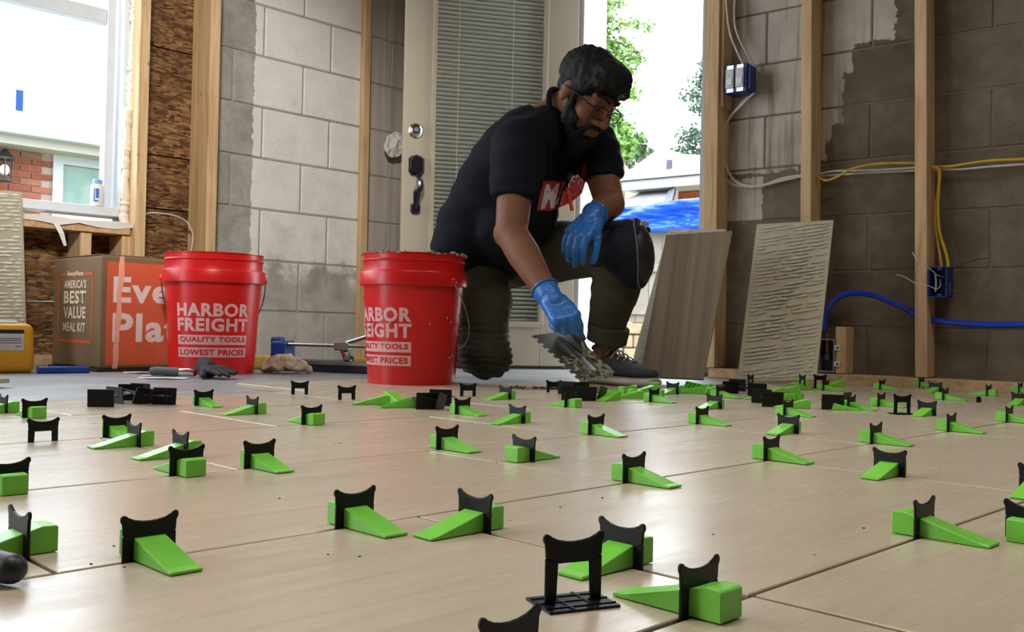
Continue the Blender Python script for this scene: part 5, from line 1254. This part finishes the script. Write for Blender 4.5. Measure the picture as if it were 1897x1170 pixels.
tag(wirep([(1512, 326, .055), (1530, 334, .06), (1552, 327, .06), (1580, 312, .06), (1630, 303, .055), (1700, 302, .05)], .0045, M['cable_y'], 'cable'), 'yellow cable running between the middle stud and the knotty stud', 'cable')
tag(wirep([(1728, 308, .04), (1760, 308, .04), (1830, 298, .04), (1930, 293, .04), (2150, 280, .04), (2500, 258, .04)], .0048, M['cable_y'], 'cable'), 'yellow cable running along the wall beyond the knotty stud', 'cable')
tag(wirep([(1728, 313, .03), (1780, 313, .03), (1840, 308, .03), (1930, 302, .03), (2150, 288, .03), (2500, 266, .03)], .004, M['cable_w'], 'cable'), 'white cable running along the wall beyond the knotty stud', 'cable')
for dx, oo in ((0, .05), (6, .06)):
    tag(wirep([(1727 + dx, 309, oo), (1738 + dx * .5, 318, oo), (1738 + dx * .2, 350, oo), (1733 + dx * .8, 390, oo), (1735 + dx, 430, oo), (1741 + dx * 2, 470, oo), (1744 + dx * 2.2, 494, oo)], .0048, M['cable_y'], 'cable'), 'yellow cable dropping down to the open blue outlet box', 'cable', 'yellow cables to the outlet box')
# blue water pipe
tag(wirep([(1528, 612, .05), (1530, 585, .05), (1546, 556, .055), (1575, 543, .06), (1615, 546, .06), (1660, 563, .05), (1700, 583, .045), (1728, 592, .045), (1790, 599, .05), (1850, 601, .05), (1930, 600, .05), (2150, 603, .05), (2500, 606, .05)], .0105, M['pex'], 'water_pipe'), 'blue flexible water pipe arching through the knotty stud to the valve box', 'pipe')
# grey valve box
vb = empty('valve_box', wpt(1530, 690, .1)); tag(vb, 'grey plastic valve box with white clips fixed to the short pine block', 'valve box')
gm = plain('grey_abs', srgb(140, 142, 142), .5, var=.05)
s0, z1 = WR.px(1512, 627, .09); s1 = WR.px(1546, 627, .09)[0]; z0 = WR.px(1530, 689, .09)[1]
sh = B().wbox(WR, s0, s0 + .004, .005, .09, z0, z1).wbox(WR, s1 - .004, s1, .005, .09, z0, z1).wbox(WR, s0 + .004, s1 - .004, .005, .09, z0, z0 + .004).wbox(WR, s0 + .004, s1 - .004, .005, .09, z1 - .004, z1).wbox(WR, s0 + .004, s1 - .004, .005, .012, z0 + .004, z1 - .004)
child(sh.obj('box_shell', gm), vb)
for y in (644, 674):
    z_ = WR.px(1552, y, .087)[1]; q = child(B().wbox(WR, s1 + .0005, s1 + .02, .0855, .091, z_ - .009, z_ + .009).obj('fixing_clip', M['white'], bevel=.001), vb)
    child(disc(WR, s1 + .012, .091, z_, [(.001, 0), (.004, 0), (.0035, .002), (.001, .002)], 12).obj('screw', M['cable_k']), q)
sm = (s0 + s1) / 2 - .006
child(B().tube([WR.P(sm, .05, z1 + .02), WR.P(sm, .05, z1 - .05)], .009, 10).obj('copper_stub', plain('copper', srgb(170, 110, 70), .35, .9)), vb)
child(B().tube([WR.P(sm, .05, z1 - .045), WR.P(sm, .05, z1 - .075)], [.011, .022], 12).obj('valve_nut', M['cable_k']), vb)
# rounded black handle end lying at the near left edge
p0 = fl(38, 1086) + Vector((0, 0, .011)); p1 = fl(-120, 1062) + Vector((0, 0, .011))
b = B().cap(p0 - Vector((.006, 0, 0)), .0095, p0 + (p1 - p0) * .4, .0105, 18, 6).cap(p0 + (p1 - p0) * .4, .0105, p1, .0095, 18, 6)
tag(b.obj('tool_handle', M['padcap'], smooth=True), 'rounded black tool handle lying at a tile joint in the foreground', 'tool')
# ================================================================== THE TILER
def V(*a): return Vector(a)
FACE = V(.76, -.65, 0).normalized(); LAT = V(.65, .76, 0).normalized()       # facing direction, and his left
hipC = at(890, 476, 3.17); hipR = at(884, 492, 3.12); hipL = at(925, 478, 3.25)
kneeR = at(895, 653, 3.03); ankR = kneeR + V(-.17, .36, .03); toeR = ankR + V(-.03, .07, -.02)
kneeL = at(1158, 452, 2.92); ankL = at(1121, 650, 3.0)
shR = at(962, 265, 2.86); elR = at(947, 432, 2.74); wrR = at(1016, 547, 2.60)
shL = at(1098, 262, 3.13); elL = at(1130, 378, 2.98); wrL = at(1100, 400, 2.84)
neckB = at(1035, 205, 2.99); headC = at(1085, 178, 2.93)
yaw, pit = radians(44), radians(40)
hz_ = V(sin(yaw), -cos(yaw), 0); hf = hz_ * cos(pit) + V(0, 0, -sin(pit)); hu = V(0, 0, cos(pit)) + hz_ * sin(pit); hx = hf.cross(hu).normalized() * -1
if hx.dot(LAT) < 0: hx = -hx
HR = Matrix((hx, hf, hu)).transposed()                # local: x = his left, y = forward, z = up
HR = HR @ Matrix.Rotation(radians(4), 3, 'Y')
def Hd(x, y, z): return headC + HR @ V(x, y, z)
KH = 1.06
def h_(x, y, z): return Hd(x * KH, y * KH, z * KH)
# spine rings shared by body and shirt: centre, lateral and fore-aft half width
RINGS = [(880, 482, 3.15, .172, .135), (897, 440, 3.12, .178, .150), (925, 385, 3.09, .178, .155), (957, 325, 3.045, .185, .145), (990, 280, 3.03, .192, .122), (1014, 248, 3.015, .175, .092), (1030, 222, 3.0, .125, .070), (1042, 205, 2.99, .080, .060)]
def torso(scale, upto=99):
    R_ = []; cs_ = [at(x, y, Y) for x, y, Y, *_ in RINGS]
    for i, (c, q) in enumerate(zip(cs_, RINGS)):
        t = (cs_[min(i + 1, len(cs_) - 1)] - cs_[max(i - 1, 0)]).normalized(); la = (LAT - t * LAT.dot(t)).normalized(); ap = t.cross(la)
        R_.append((c, la * q[3] * scale, ap * q[4] * scale))
    return R_[:upto]
# ---- body: one continuous skin
b = B(); b.loft(torso(.86))
b.cap(at(1038, 206, 2.99), .062, h_(0, -.02, -.05), .060)
b.cap(shR, .060, elR, .046); b.cap(elR, .046, elR + (wrR - elR) * .35, .047); b.cap(elR + (wrR - elR) * .35, .047, wrR, .031); b.ell(elR + V(-.008, .01, 0), (.044, .044, .044))
b.cap(shL, .060, elL, .046); b.cap(elL, .047, elL + (wrL - elL) * .4, .045); b.cap(elL + (wrL - elL) * .4, .045, wrL, .031)
b.cap(hipR, .085, kneeR, .058); b.cap(kneeR, .058, ankR, .040); b.cap(ankR, .04, toeR, .035)
b.cap(hipL, .085, kneeL, .058); b.cap(kneeL, .05, kneeL + (ankL - kneeL) * .4, .046); b.cap(kneeL + (ankL - kneeL) * .4, .046, ankL, .036); b.cap(ankL, .037, ankL + V(0, 0, -.06), .038)
b.cap(ankL + V(0, 0, -.05), .035, ankL + V(.09, -.07, -.075), .030)
b.ell(hipC, (.15, .13, .12))
# head
b.ell(h_(0, -.012, .032), (.077 * KH, .098 * KH, .088 * KH), HR)
b.ell(h_(0, .028, -.035), (.062 * KH, .066 * KH, .080 * KH), HR)
b.ell(h_(0, .048, -.088), (.040 * KH, .042 * KH, .032 * KH), HR)
b.cap(h_(0, .094, .016), .010, h_(0, .116, -.026), .0135)
for s in (-1, 1):
    b.ell(h_(.013 * s, .101, -.031), (.011, .013, .010), HR)
    b.ell(h_(.038 * s, .062, -.022), (.030, .030, .030), HR)
    b.cap(h_(.012 * s, .088, .030), .011, h_(.044 * s, .072, .032), .011)
    b.ell(h_(.031 * s, .076, .008), (.0165, .0125, .012), HR)
    b.ell(h_(.077 * s, -.006, -.004), (.009, .020, .034), HR @ Matrix.Rotation(radians(14) * s, 3, 'Z'))
    b.ell(h_(.079 * s, -.002, -.026), (.009, .010, .012), HR)
b.cap(h_(-.021, .093, -.058), .0075, h_(.021, .093, -.058), .0075); b.cap(h_(-.018, .091, -.070), .0085, h_(.018, .091, -.070), .0085)
# hands inside the gloves
person = b.remesh('person', M['skin'], .0055, 3)
tag(person, 'man in dark t-shirt and olive trousers kneeling on one knee with a notched trowel', 'person')
# eyebrows, eyes
for s in (-1, 1):
    eb = B().tube(catmull([h_(.012 * s, .101, .032), h_(.030 * s, .094, .041), h_(.050 * s, .076, .036)], 4), [.003, .004, .0052, .0055, .0055, .005, .0045, .0035, .002], 6); eb.obj('eyebrow', M['hair'], person, smooth=True)
    ey = B().tube(catmull([h_(.018 * s, .088, .004), h_(.031 * s, .0895, -.0005), h_(.044 * s, .083, .004)], 4), .0016, 6); ey.obj('eyelashes', M['hair'], person, smooth=True)
# ---- hair and beard
b = B(); b.ell(h_(0, -.018, .050), (.089 * KH, .104 * KH, .086 * KH), HR); b.ell(h_(0, .040, .094), (.070 * KH, .058 * KH, .040 * KH), HR); b.ell(h_(0, .070, .078), (.058 * KH, .034 * KH, .030 * KH), HR)
b.ell(h_(0, -.054, .004), (.064 * KH, .042 * KH, .050 * KH), HR)
for s in (-1, 1): b.ell(h_(.066 * s, .012, .040), (.020 * KH, .048 * KH, .042 * KH), HR); b.cap(h_(.072 * s, .026, .03), .012, h_(.069 * s, .026, -.022), .010); b.ell(h_(.050 * s, .058, .064), (.026 * KH, .034 * KH, .022 * KH), HR)
hair = b.remesh('hair', M['hair'], .005, 3, person, disp=lambda c, n: .0045 * noise.noise(V(c.x * 55, c.y * 55, c.z * 30)) + .003 * noise.noise(c * 120))
hair['label'] = 'short dark hair'
b = B()
for s in (-1, 1):
    b.cap(h_(.066 * s, .024, -.020), .014, h_(.060 * s, .034, -.062), .020); b.cap(h_(.060 * s, .034, -.062), .020, h_(.036 * s, .066, -.098), .023)
    b.cap(h_(.024 * s, .094, -.050), .0075, h_(.004 * s, .102, -.044), .008); b.cap(h_(.028 * s, .089, -.052), .008, h_(.032 * s, .078, -.085), .012)
b.ell(h_(0, .068, -.108), (.042 * KH, .036 * KH, .036 * KH), HR); b.ell(h_(0, .058, -.132), (.034 * KH, .032 * KH, .028 * KH), HR); b.cap(h_(0, .092, -.082), .008, h_(0, .085, -.1), .016)
for s in (-1, 1): b.ell(h_(.056 * s, .045, -.055), (.016, .028, .026), HR)
b.cap(h_(-.03, .066, -.098), .024, h_(.03, .066, -.098), .024)
b.remesh('beard', M['hair'], .0045, 3, person, disp=lambda c, n: .004 * noise.noise(c * 90))['label'] = 'full dark beard'
# ---- glasses
gl = B()
for s in (-1, 1):
    pts = []
    for k in range(25):
        a = 2 * pi * k / 24; cx = abs(cos(a)) ** .55 * (1 if cos(a) > 0 else -1); sz = abs(sin(a)) ** .6 * (1 if sin(a) > 0 else -1)
        x = .0335 * s + .0265 * cx; pts.append(h_(x, .112 - abs(x) * .10 - .006 * (1 if abs(x) > .05 else 0), .000 + .0175 * sz))
    gl.tube(pts, .0021, 6)
    gl.tube([h_(.060 * s, .104, .010), h_(.080 * s, .092, .012), h_(.084 * s, .03, .010), h_(.085 * s, -.01, .006)], .0023, 6)
gl.tube(catmull([h_(-.008, .110, .004), h_(0, .114, .008), h_(.008, .110, .004)], 4), .002, 6)
glasses = gl.obj('glasses', plain('dark_frame', (.012, .013, .016), .35), person, smooth=True); glasses['label'] = 'dark rimmed glasses'
for s in (-1, 1):
    vs = [h_(.0335 * s + .0245 * cos(2 * pi * k / 20), .1105 - abs(.0335 * s + .0245 * cos(2 * pi * k / 20)) * .10, .016 * sin(2 * pi * k / 20)) for k in range(20)]
    ln = mesh(vs, [tuple(range(20))]); child(link('lens', ln, M['glass']), glasses)
# ---- t-shirt
b = B(); b.loft(torso(1.0, 7)); b.cap(at(1030, 222, 2.99), .062, shR, .07)
slR = shR + (elR - shR) * .62; slL = shL + (elL - shL) * .62
b.cap(at(1000, 250, 2.96), .078, shR, .082); b.cap(shR, .082, shR + (elR - shR) * .45, .078); b.loft([(shR + (elR - shR) * t, V(1, 0, 0) * r_, V(0, .9, -.1) * r_) for t, r_ in ((.1, .07), (.35, .074), (.60, .072), (.62, .066))])
b.cap(at(1040, 235, 3.03), .085, shL, .078); b.cap(shL, .078, shL + (elL - shL) * .40, .072); b.loft([(shL + (elL - shL) * t, V(1, 0, .0) * r_, V(0, 1, 0) * r_) for t, r_ in ((.1, .065), (.35, .070), (.56, .068), (.58, .06))])
b.ell(at(940, 420, 3.0), (.11, .12, .12)); b.ell(at(975, 400, 2.98), (.10, .10, .10))
for t in range(12):
    pass
def fold(c, n):
    q = V(c.x * 5 + c.z * 7, c.y * 5, c.z * 6 - c.x * 5); return .012 * noise.noise(q) + .006 * noise.noise(q * 2.6 + V(5, 1, 2))
shirt = b.remesh('t_shirt', M['shirt'], .008, 8, person, disp=fold); shirt['label'] = 'dark navy t-shirt with a red and white chest logo'
# collar
cp = []
nb_ = (h_(0, -.02, -.05) - at(1038, 206, 2.99)).normalized(); la = (LAT - nb_ * LAT.dot(nb_)).normalized(); ap = nb_.cross(la); cc = at(1040, 207, 2.985)
for k in range(25): a = 2 * pi * k / 24; cp.append(cc + la * .075 * cos(a) + ap * .072 * sin(a) + nb_ * .006 * cos(2 * a))
B().tube(cp, .009, 8).obj('collar', M['shirt'], shirt, smooth=True)
# ---- trousers
b = B(); b.ell(hipC + V(0, 0, -.01), (.160, .150, .115)); b.ell(hipC + V(-.03, .03, -.05), (.14, .14, .11))
b.cap(hipR, .108, hipR + (kneeR - hipR) * .5, .100); b.cap(hipR + (kneeR - hipR) * .5, .100, kneeR + V(0, 0, .012), .083); b.cap(kneeR + V(0, 0, .0), .079, ankR + V(0, 0, .03), .062); b.ell(kneeR + V(.015, -.01, -.0), (.08, .08, .08))
b.cap(hipL, .108, hipL + (kneeL - hipL) * .55, .095); b.cap(hipL + (kneeL - hipL) * .55, .095, kneeL + V(-.015, .01, -.01), .082)
b.cap(kneeL + V(-.012, .005, -.01), .080, kneeL + (ankL - kneeL) * .45 + V(-.004, .0, 0), .071); b.cap(kneeL + (ankL - kneeL) * .45, .071, ankL + V(0, 0, .085), .060)
def tf(c, n):
    q = V(c.x * 9, c.y * 9, c.z * 14); d_ = .008 * noise.noise(q) + .004 * noise.noise(q * 2.3)
    kz = (c - kneeR); 
    if abs(kz.x) < .12 and abs(kz.y) < .14 and -.1 < kz.z < .10: d_ += .0035 * sin(c.z * 330 + 3 * noise.noise(c * 12))
    return d_
tr_ = b.remesh('trousers', M['trousers'], .008, 5, person, disp=tf)
for v in tr_.data.vertices:
    if v.co.z < SUB + .002: v.co.z = SUB + .002 + (v.co.z - SUB - .002) * .04
tr_['label'] = 'olive work trousers with rolled cuff'
cu = B(); ax = (ankL - kneeL).normalized(); u_ = (V(1, 0, 0) - ax * ax.x).normalized(); v_ = ax.cross(u_); pc = ankL + V(0, 0, .008)
for t0 in (0,):
    rings = [(pc - ax * q, u_ * r_, v_ * r_) for q, r_ in ((.0, .058), (.0, .0625), (.048, .0645), (.052, .060), (.052, .055))]
    cu.loft([(c_ - ax * .022, a_, e_) for c_, a_, e_ in rings], 24)
cu.obj('rolled_cuff', M['trousers'], tr_, smooth=False, bevel=.004)
# ---- knee pad
kp = at(1172, 470, 2.87); kf = V(.80, -.56, .10).normalized(); kl = V(.56, .80, 0).normalized(); kuv = kf.cross(kl); kuv = kuv if kuv.z > 0 else -kuv
KM = Matrix((kl, kf, kuv)).transposed()
b = B(); b.ell(kp, (.078, .055, .108), KM); b.ell(kp + KM @ V(0, -.02, .01), (.090, .05, .095), KM); b.ell(kp + KM @ V(0, -.045, 0), (.088, .05, .06), KM)
pad = b.remesh('knee_pad', M['pad'], .006, 5, person, disp=lambda c, n: .003 * noise.noise(c * 30)); pad['label'] = 'dark navy strapped knee pad'
b = B(); b.ell(kp + KM @ V(0, .022, -.004), (.058, .042, .088), KM); b.remesh('pad_cap', M['padcap'], .006, 3, pad)
pts = [kp + KM @ V(.082 * cos(a) * .62 - .0, .030 + .012 * cos(a * 2), .104 * sin(a)) for a in [2 * pi * k / 28 for k in range(29)]]
B().tube(pts, .0028, 6).obj('piping', plain('grey_piping', srgb(92, 96, 106), .6), pad, smooth=True)
for (u, w_) in ((-.05, .02), (-.045, -.03), (.0, .03), (-.02, -.055), (.02, -.03), (.035, .02)):
    c = kp + KM @ V(u * .8, .062 - abs(u) * .35 - abs(w_) * .12, w_); B().ell(c, (.004, .003, .004), KM, 8, 6).obj('rivet', M['steel'], pad, smooth=True)
c = kp + KM @ V(.012, .040, .086)
tgm = B().box(-.022, .022, -.002, .002, -.008, .008, Matrix.Translation(c) @ (KM @ Matrix.Rotation(radians(-35), 3, 'X')).to_4x4()); tgm.obj('pad_tag', M['label'], pad)
for zq in (-.055, .045):
    pts = [kneeL + KM @ V(.092 * cos(a), -.005 + .092 * sin(a), zq) for a in [radians(150 + 240 * k / 20) for k in range(21)]]; B().tube(pts, .010, 6).obj('strap', M['pad'], pad, smooth=True)
# ---- shoe
toe = fl(1212, 713, SUB) ; heel = fl(1096, 707, SUB)
fd = (fl(1203, 715, SUB) - fl(1104, 706, SUB)); fd.z = 0; fd.normalize(); fd = (fd * .8 + V(.45, -.5, 0)).normalized(); fn = V(-fd.y, fd.x, 0)
ac = V(ankL.x, ankL.y, .0006)
def Fp(u, v, z): return ac + fd * u + fn * v + V(0, 0, z)
prof_ = [(-.085, .022, .020, .060), (-.075, .034, .015, .080), (-.045, .038, .014, .092), (.0, .038, .014, .092), (.04, .040, .014, .086), (.09, .046, .014, .072), (.135, .049, .014, .060), (.175, .043, .016, .050), (.2, .030, .018, .042), (.210, .016, .020, .036)]
b = B(); b.loft([(Fp(u, 0, (z0 + z1) / 2 + .010), fn * w_, V(0, 0, 1) * (z1 - z0) / 2) for u, w_, z0, z1 in prof_], 28)
shoe = b.remesh('shoe', M['shoe'], .005, 4, person); shoe['label'] = 'charcoal sneaker with grey sole and laces'
so = B(); so.loft([(Fp(u * 1.02, 0, .015), fn * (w_ + .009), V(0, 0, .0150)) for u, w_, z0, z1 in prof_], 28); sole = so.remesh('sole', M['sole'], .004, 2, shoe)
for o_ in (sole,):
    for v in o_.data.vertices: v.co.z = max(v.co.z, .0006)
for k in range(5):
    u = .035 + k * .021; zt = .112 - (u - .03) * .44
    B().tube(catmull([Fp(u, -.030, zt - .020), Fp(u + .005, -.015, zt - .001), Fp(u + .006, 0, zt + .003), Fp(u + .005, .015, zt - .001), Fp(u, .03, zt - .020)], 4), .0024, 6).obj('lace', M['lace'], shoe, smooth=True)
for s in (-1, 1):
    B().tube(catmull([Fp(.030, 0, .118), Fp(.032, .018 * s, .138), Fp(.045, .034 * s, .130), Fp(.04, .02 * s, .112), Fp(.03, 0, .117)], 5), .0022, 6).obj('lace_loop', M['cable_k'], shoe, smooth=True)
B().tube([Fp(.0 + .036 * cos(a), .034 * sin(a), .116 + .008 * cos(a)) for a in [2 * pi * k / 20 for k in range(21)]], .008, 8).obj('shoe_collar', M['shoe'], shoe, smooth=True)
# right shoe, behind the bucket
b = B(); b.cap(ankR + V(-.02, .015, .0), .045, ankR + V(-.06, .05, -.03), .042); b.cap(ankR + V(-.03, .02, .02), .045, ankR + V(-.1, .08, .06), .040)
o_ = b.remesh('shoe', M['shoe'], .006, 4, person)
for v in o_.data.vertices: v.co.z = max(v.co.z, SUB + .001)

# ---- blue gloves
ghR = B(); dR_ = (at(1048, 588, 2.545) - wrR); 
hand_shape(ghR, wrR + dR_.normalized() * .012, dR_, V(.05, -.75, .65), -1, 1.0, curls=[(62, 72, 45), (68, 75, 45), (72, 75, 45), (76, 75, 45)], thumb=(26, 8, 26), spread=2, fat=1.12, thumb_in=30)
ghR.cap(elR + (wrR - elR) * .93, .036, wrR, .035)
gR = ghR.remesh('glove', M['glovenit'], .0038, 2, person, disp=lambda c, n: .0010 * noise.noise(c * 90)); gR['label'] = 'blue nitrile glove gripping the trowel'
ghL = B(); kn_ = at(1066, 440, 2.78); dL_ = kn_ - wrL
hand_shape(ghL, wrL + dL_.normalized() * .006, dL_, V(-.25, -.75, .55), -1, 1.04, curls=[(38, 22, 14), (44, 22, 14), (40, 24, 16), (34, 26, 16)], thumb=(30, 12, 8), spread=7, fat=1.10, thumb_in=24)
ghL.cap(wrL + (elL - wrL) * .10, .037, wrL, .036)
gL = ghL.remesh('glove', M['glovenit'], .0038, 2, person, disp=lambda c, n: .0010 * noise.noise(c * 90)); gL['label'] = 'blue nitrile glove hanging relaxed from the raised knee'
for w_, d_, r_, g_ in ((wrR + (elR - wrR) * .10, (elR - wrR), .037, gR), (wrL + (elL - wrL) * .06, (elL - wrL), .038, gL)):
    d_ = d_.normalized(); u_ = d_.orthogonal().normalized(); v_ = d_.cross(u_); B().tube([w_ + (u_ * cos(a) + v_ * sin(a)) * r_ for a in [2 * pi * k / 24 for k in range(25)]], .003, 6).obj('cuff_roll', M['glovenit'], g_, smooth=True)
# ---- chest logo wrapped on the shirt
bv = BVHTree.FromObject(shirt, bpy.context.evaluated_depsgraph_get())
def on_shirt(x, y, off):
    r = ray(x, y); h = bv.ray_cast(CAM, r.normalized()); 
    if h[0] is None: return at(x, y, 2.9)
    return h[0] + h[1] * off
def shirt_poly(pts, off, m, nm):
    me = mesh([(x, y, 0) for x, y in pts], [tuple(range(len(pts)))]); subdiv(me, 7); map_me(me, lambda c: on_shirt(c.x, c.y, off)); return link(nm, me, m, shirt)
M['logored'] = plain('logo_red', srgb(170, 34, 40), .7); M['logowhite'] = plain('logo_white', srgb(196, 190, 184), .7)
shirt_poly([(1004, 335), (1038, 335), (1062, 329), (1068, 312), (1088, 305), (1087, 330), (1078, 358), (1058, 375), (1022, 390), (994, 391)], .003, M['logored'], 'logo_panel')
def logo(txt, p0, p1, up, wd, bold, q=1.0):
    me = subdiv(fit_text(txt, 1.0, 1.0, bold), .12)
    map_me(me, lambda c: on_shirt(p0[0] + (p1[0] - p0[0]) * (c.x + .5) + up[0] * c.y, p0[1] + (p1[1] - p0[1]) * (c.x + .5) + up[1] * c.y, .0055)); link('logo_letter', me, M['logowhite'], shirt)
logo('M', (1000, 388), (1024, 386), (10, -47), 1, .05); logo('A', (1026, 381), (1042, 377), (8, -44), 1, .03); logo('T', (1043, 374), (1054, 368), (8, -40), 1, .03); logo('C', (1055, 367), (1066, 360), (8, -40), 1, .03); logo('H', (1066, 359), (1077, 352), (8, -40), 1, .03)
# pen clipped at the chest
pa = on_shirt(1052, 352, .012); pb = on_shirt(1060, 390, .016); pen = B().tube([pa, pb], .0055, 8).obj('pencil', plain('orange_red_pencil', srgb(226, 70, 44), .5)); tag(pen, 'orange-red pencil hanging at the chest of the kneeling man', 'pencil')

# ================================================================== NOTCHED TROWEL
C1, C2, C3 = at(984, 622, 2.62), at(1074, 706, 2.55), at(1140, 690, 2.72); C4 = C1 + C3 - C2
tw = empty('notched_trowel', C2); tag(tw, 'steel notched trowel smeared with mortar held in the blue glove', 'trowel')
eu = C2 - C1; ev = C3 - C2; tn = eu.cross(ev).normalized(); tn = tn if tn.dot(CAM - C1) > 0 else -tn
def Tp(u, v, o=0.0): return C1 + eu * u + ev * v + tn * o
out = []
nt = 9
for k in range(nt):
    a0 = k / nt; out += [(a0, 0), (a0 + .5 / nt, 0), (a0 + .5 / nt, .07), (a0 + 1 / nt, .07)]
out += [(1, .0)]
nt2 = 6
for k in range(nt2):
    a0 = k / nt2; out += [(1, a0 + .02), (1, a0 + .5 / nt2), (.955, a0 + .5 / nt2), (.955, a0 + 1 / nt2)]
out += [(1, 1), (0, 1)]
fr_f = list(range(len(out))); n = len(out)
vs = [Tp(u, v, .0008) for u, v in out] + [Tp(u, v, -.0008) for u, v in out]
me = mesh(vs, [tuple(range(n)), tuple(range(n, 2 * n))[::-1]] + [(i, n + i, n + (i + 1) % n, (i + 1) % n) for i in range(n)])
child(link('blade', me, plain('dull_steel', srgb(132, 126, 116), .38, .75, var=.25, scale=30)), tw)
child(B().hexa([Tp(.12, .50, .001), Tp(.92, .50, .001), Tp(.92, .64, .001), Tp(.12, .64, .001), Tp(.14, .53, .010), Tp(.9, .53, .010), Tp(.9, .61, .010), Tp(.14, .61, .010)]).obj('mounting_bar', M['steel'], bevel=.001), tw)
hb = Tp(.42, .57, .008); 
h0 = Tp(.30, .57, .05); h1 = Tp(.86, .57, .050)
child(B().tube([Tp(.62, .57, .006), Tp(.56, .57, .03), Tp(.42, .57, .043)], [.009, .008, .007], 8).obj('shank', M['steel'], smooth=True), tw)
child(B().tube(catmull([Tp(-.05, .57, .048), Tp(.1, .57, .050), Tp(.3, .57, .046), Tp(.46, .57, .042)], 4), [.013] * 3 + [.0155] * 8 + [.013] * 2, 12).obj('handle', plain('dark_grip', srgb(40, 44, 52), .5), smooth=True), tw)
b = B(); rm = random.Random(21)
for _ in range(46):
    u, v = rm.uniform(.5, 1.0), rm.uniform(.12, .98); b.ell(Tp(u, v, .002), (rm.uniform(.004, .012), rm.uniform(.004, .010), rm.uniform(.002, .004)), Matrix.Rotation(rm.uniform(0, 3), 3, 'Z'), 8, 6)
for _ in range(26):
    v = rm.uniform(0, .95); b.ell(Tp(1.0, v, .001) + V(0, 0, -.003), (.004, .004, rm.uniform(.004, .012)), None, 8, 6)
for _ in range(30):
    u = rm.uniform(.45, .98); b.ell(Tp(u, .66 + rm.uniform(-.05, .25), .004), (.010, .006, .004), None, 8, 6)
o_ = b.remesh('mortar_smear', M['mortar'], .003, 3, disp=lambda c, n: .0008 * noise.noise(c * 120)); child(o_, tw); o_['kind'] = 'stuff'
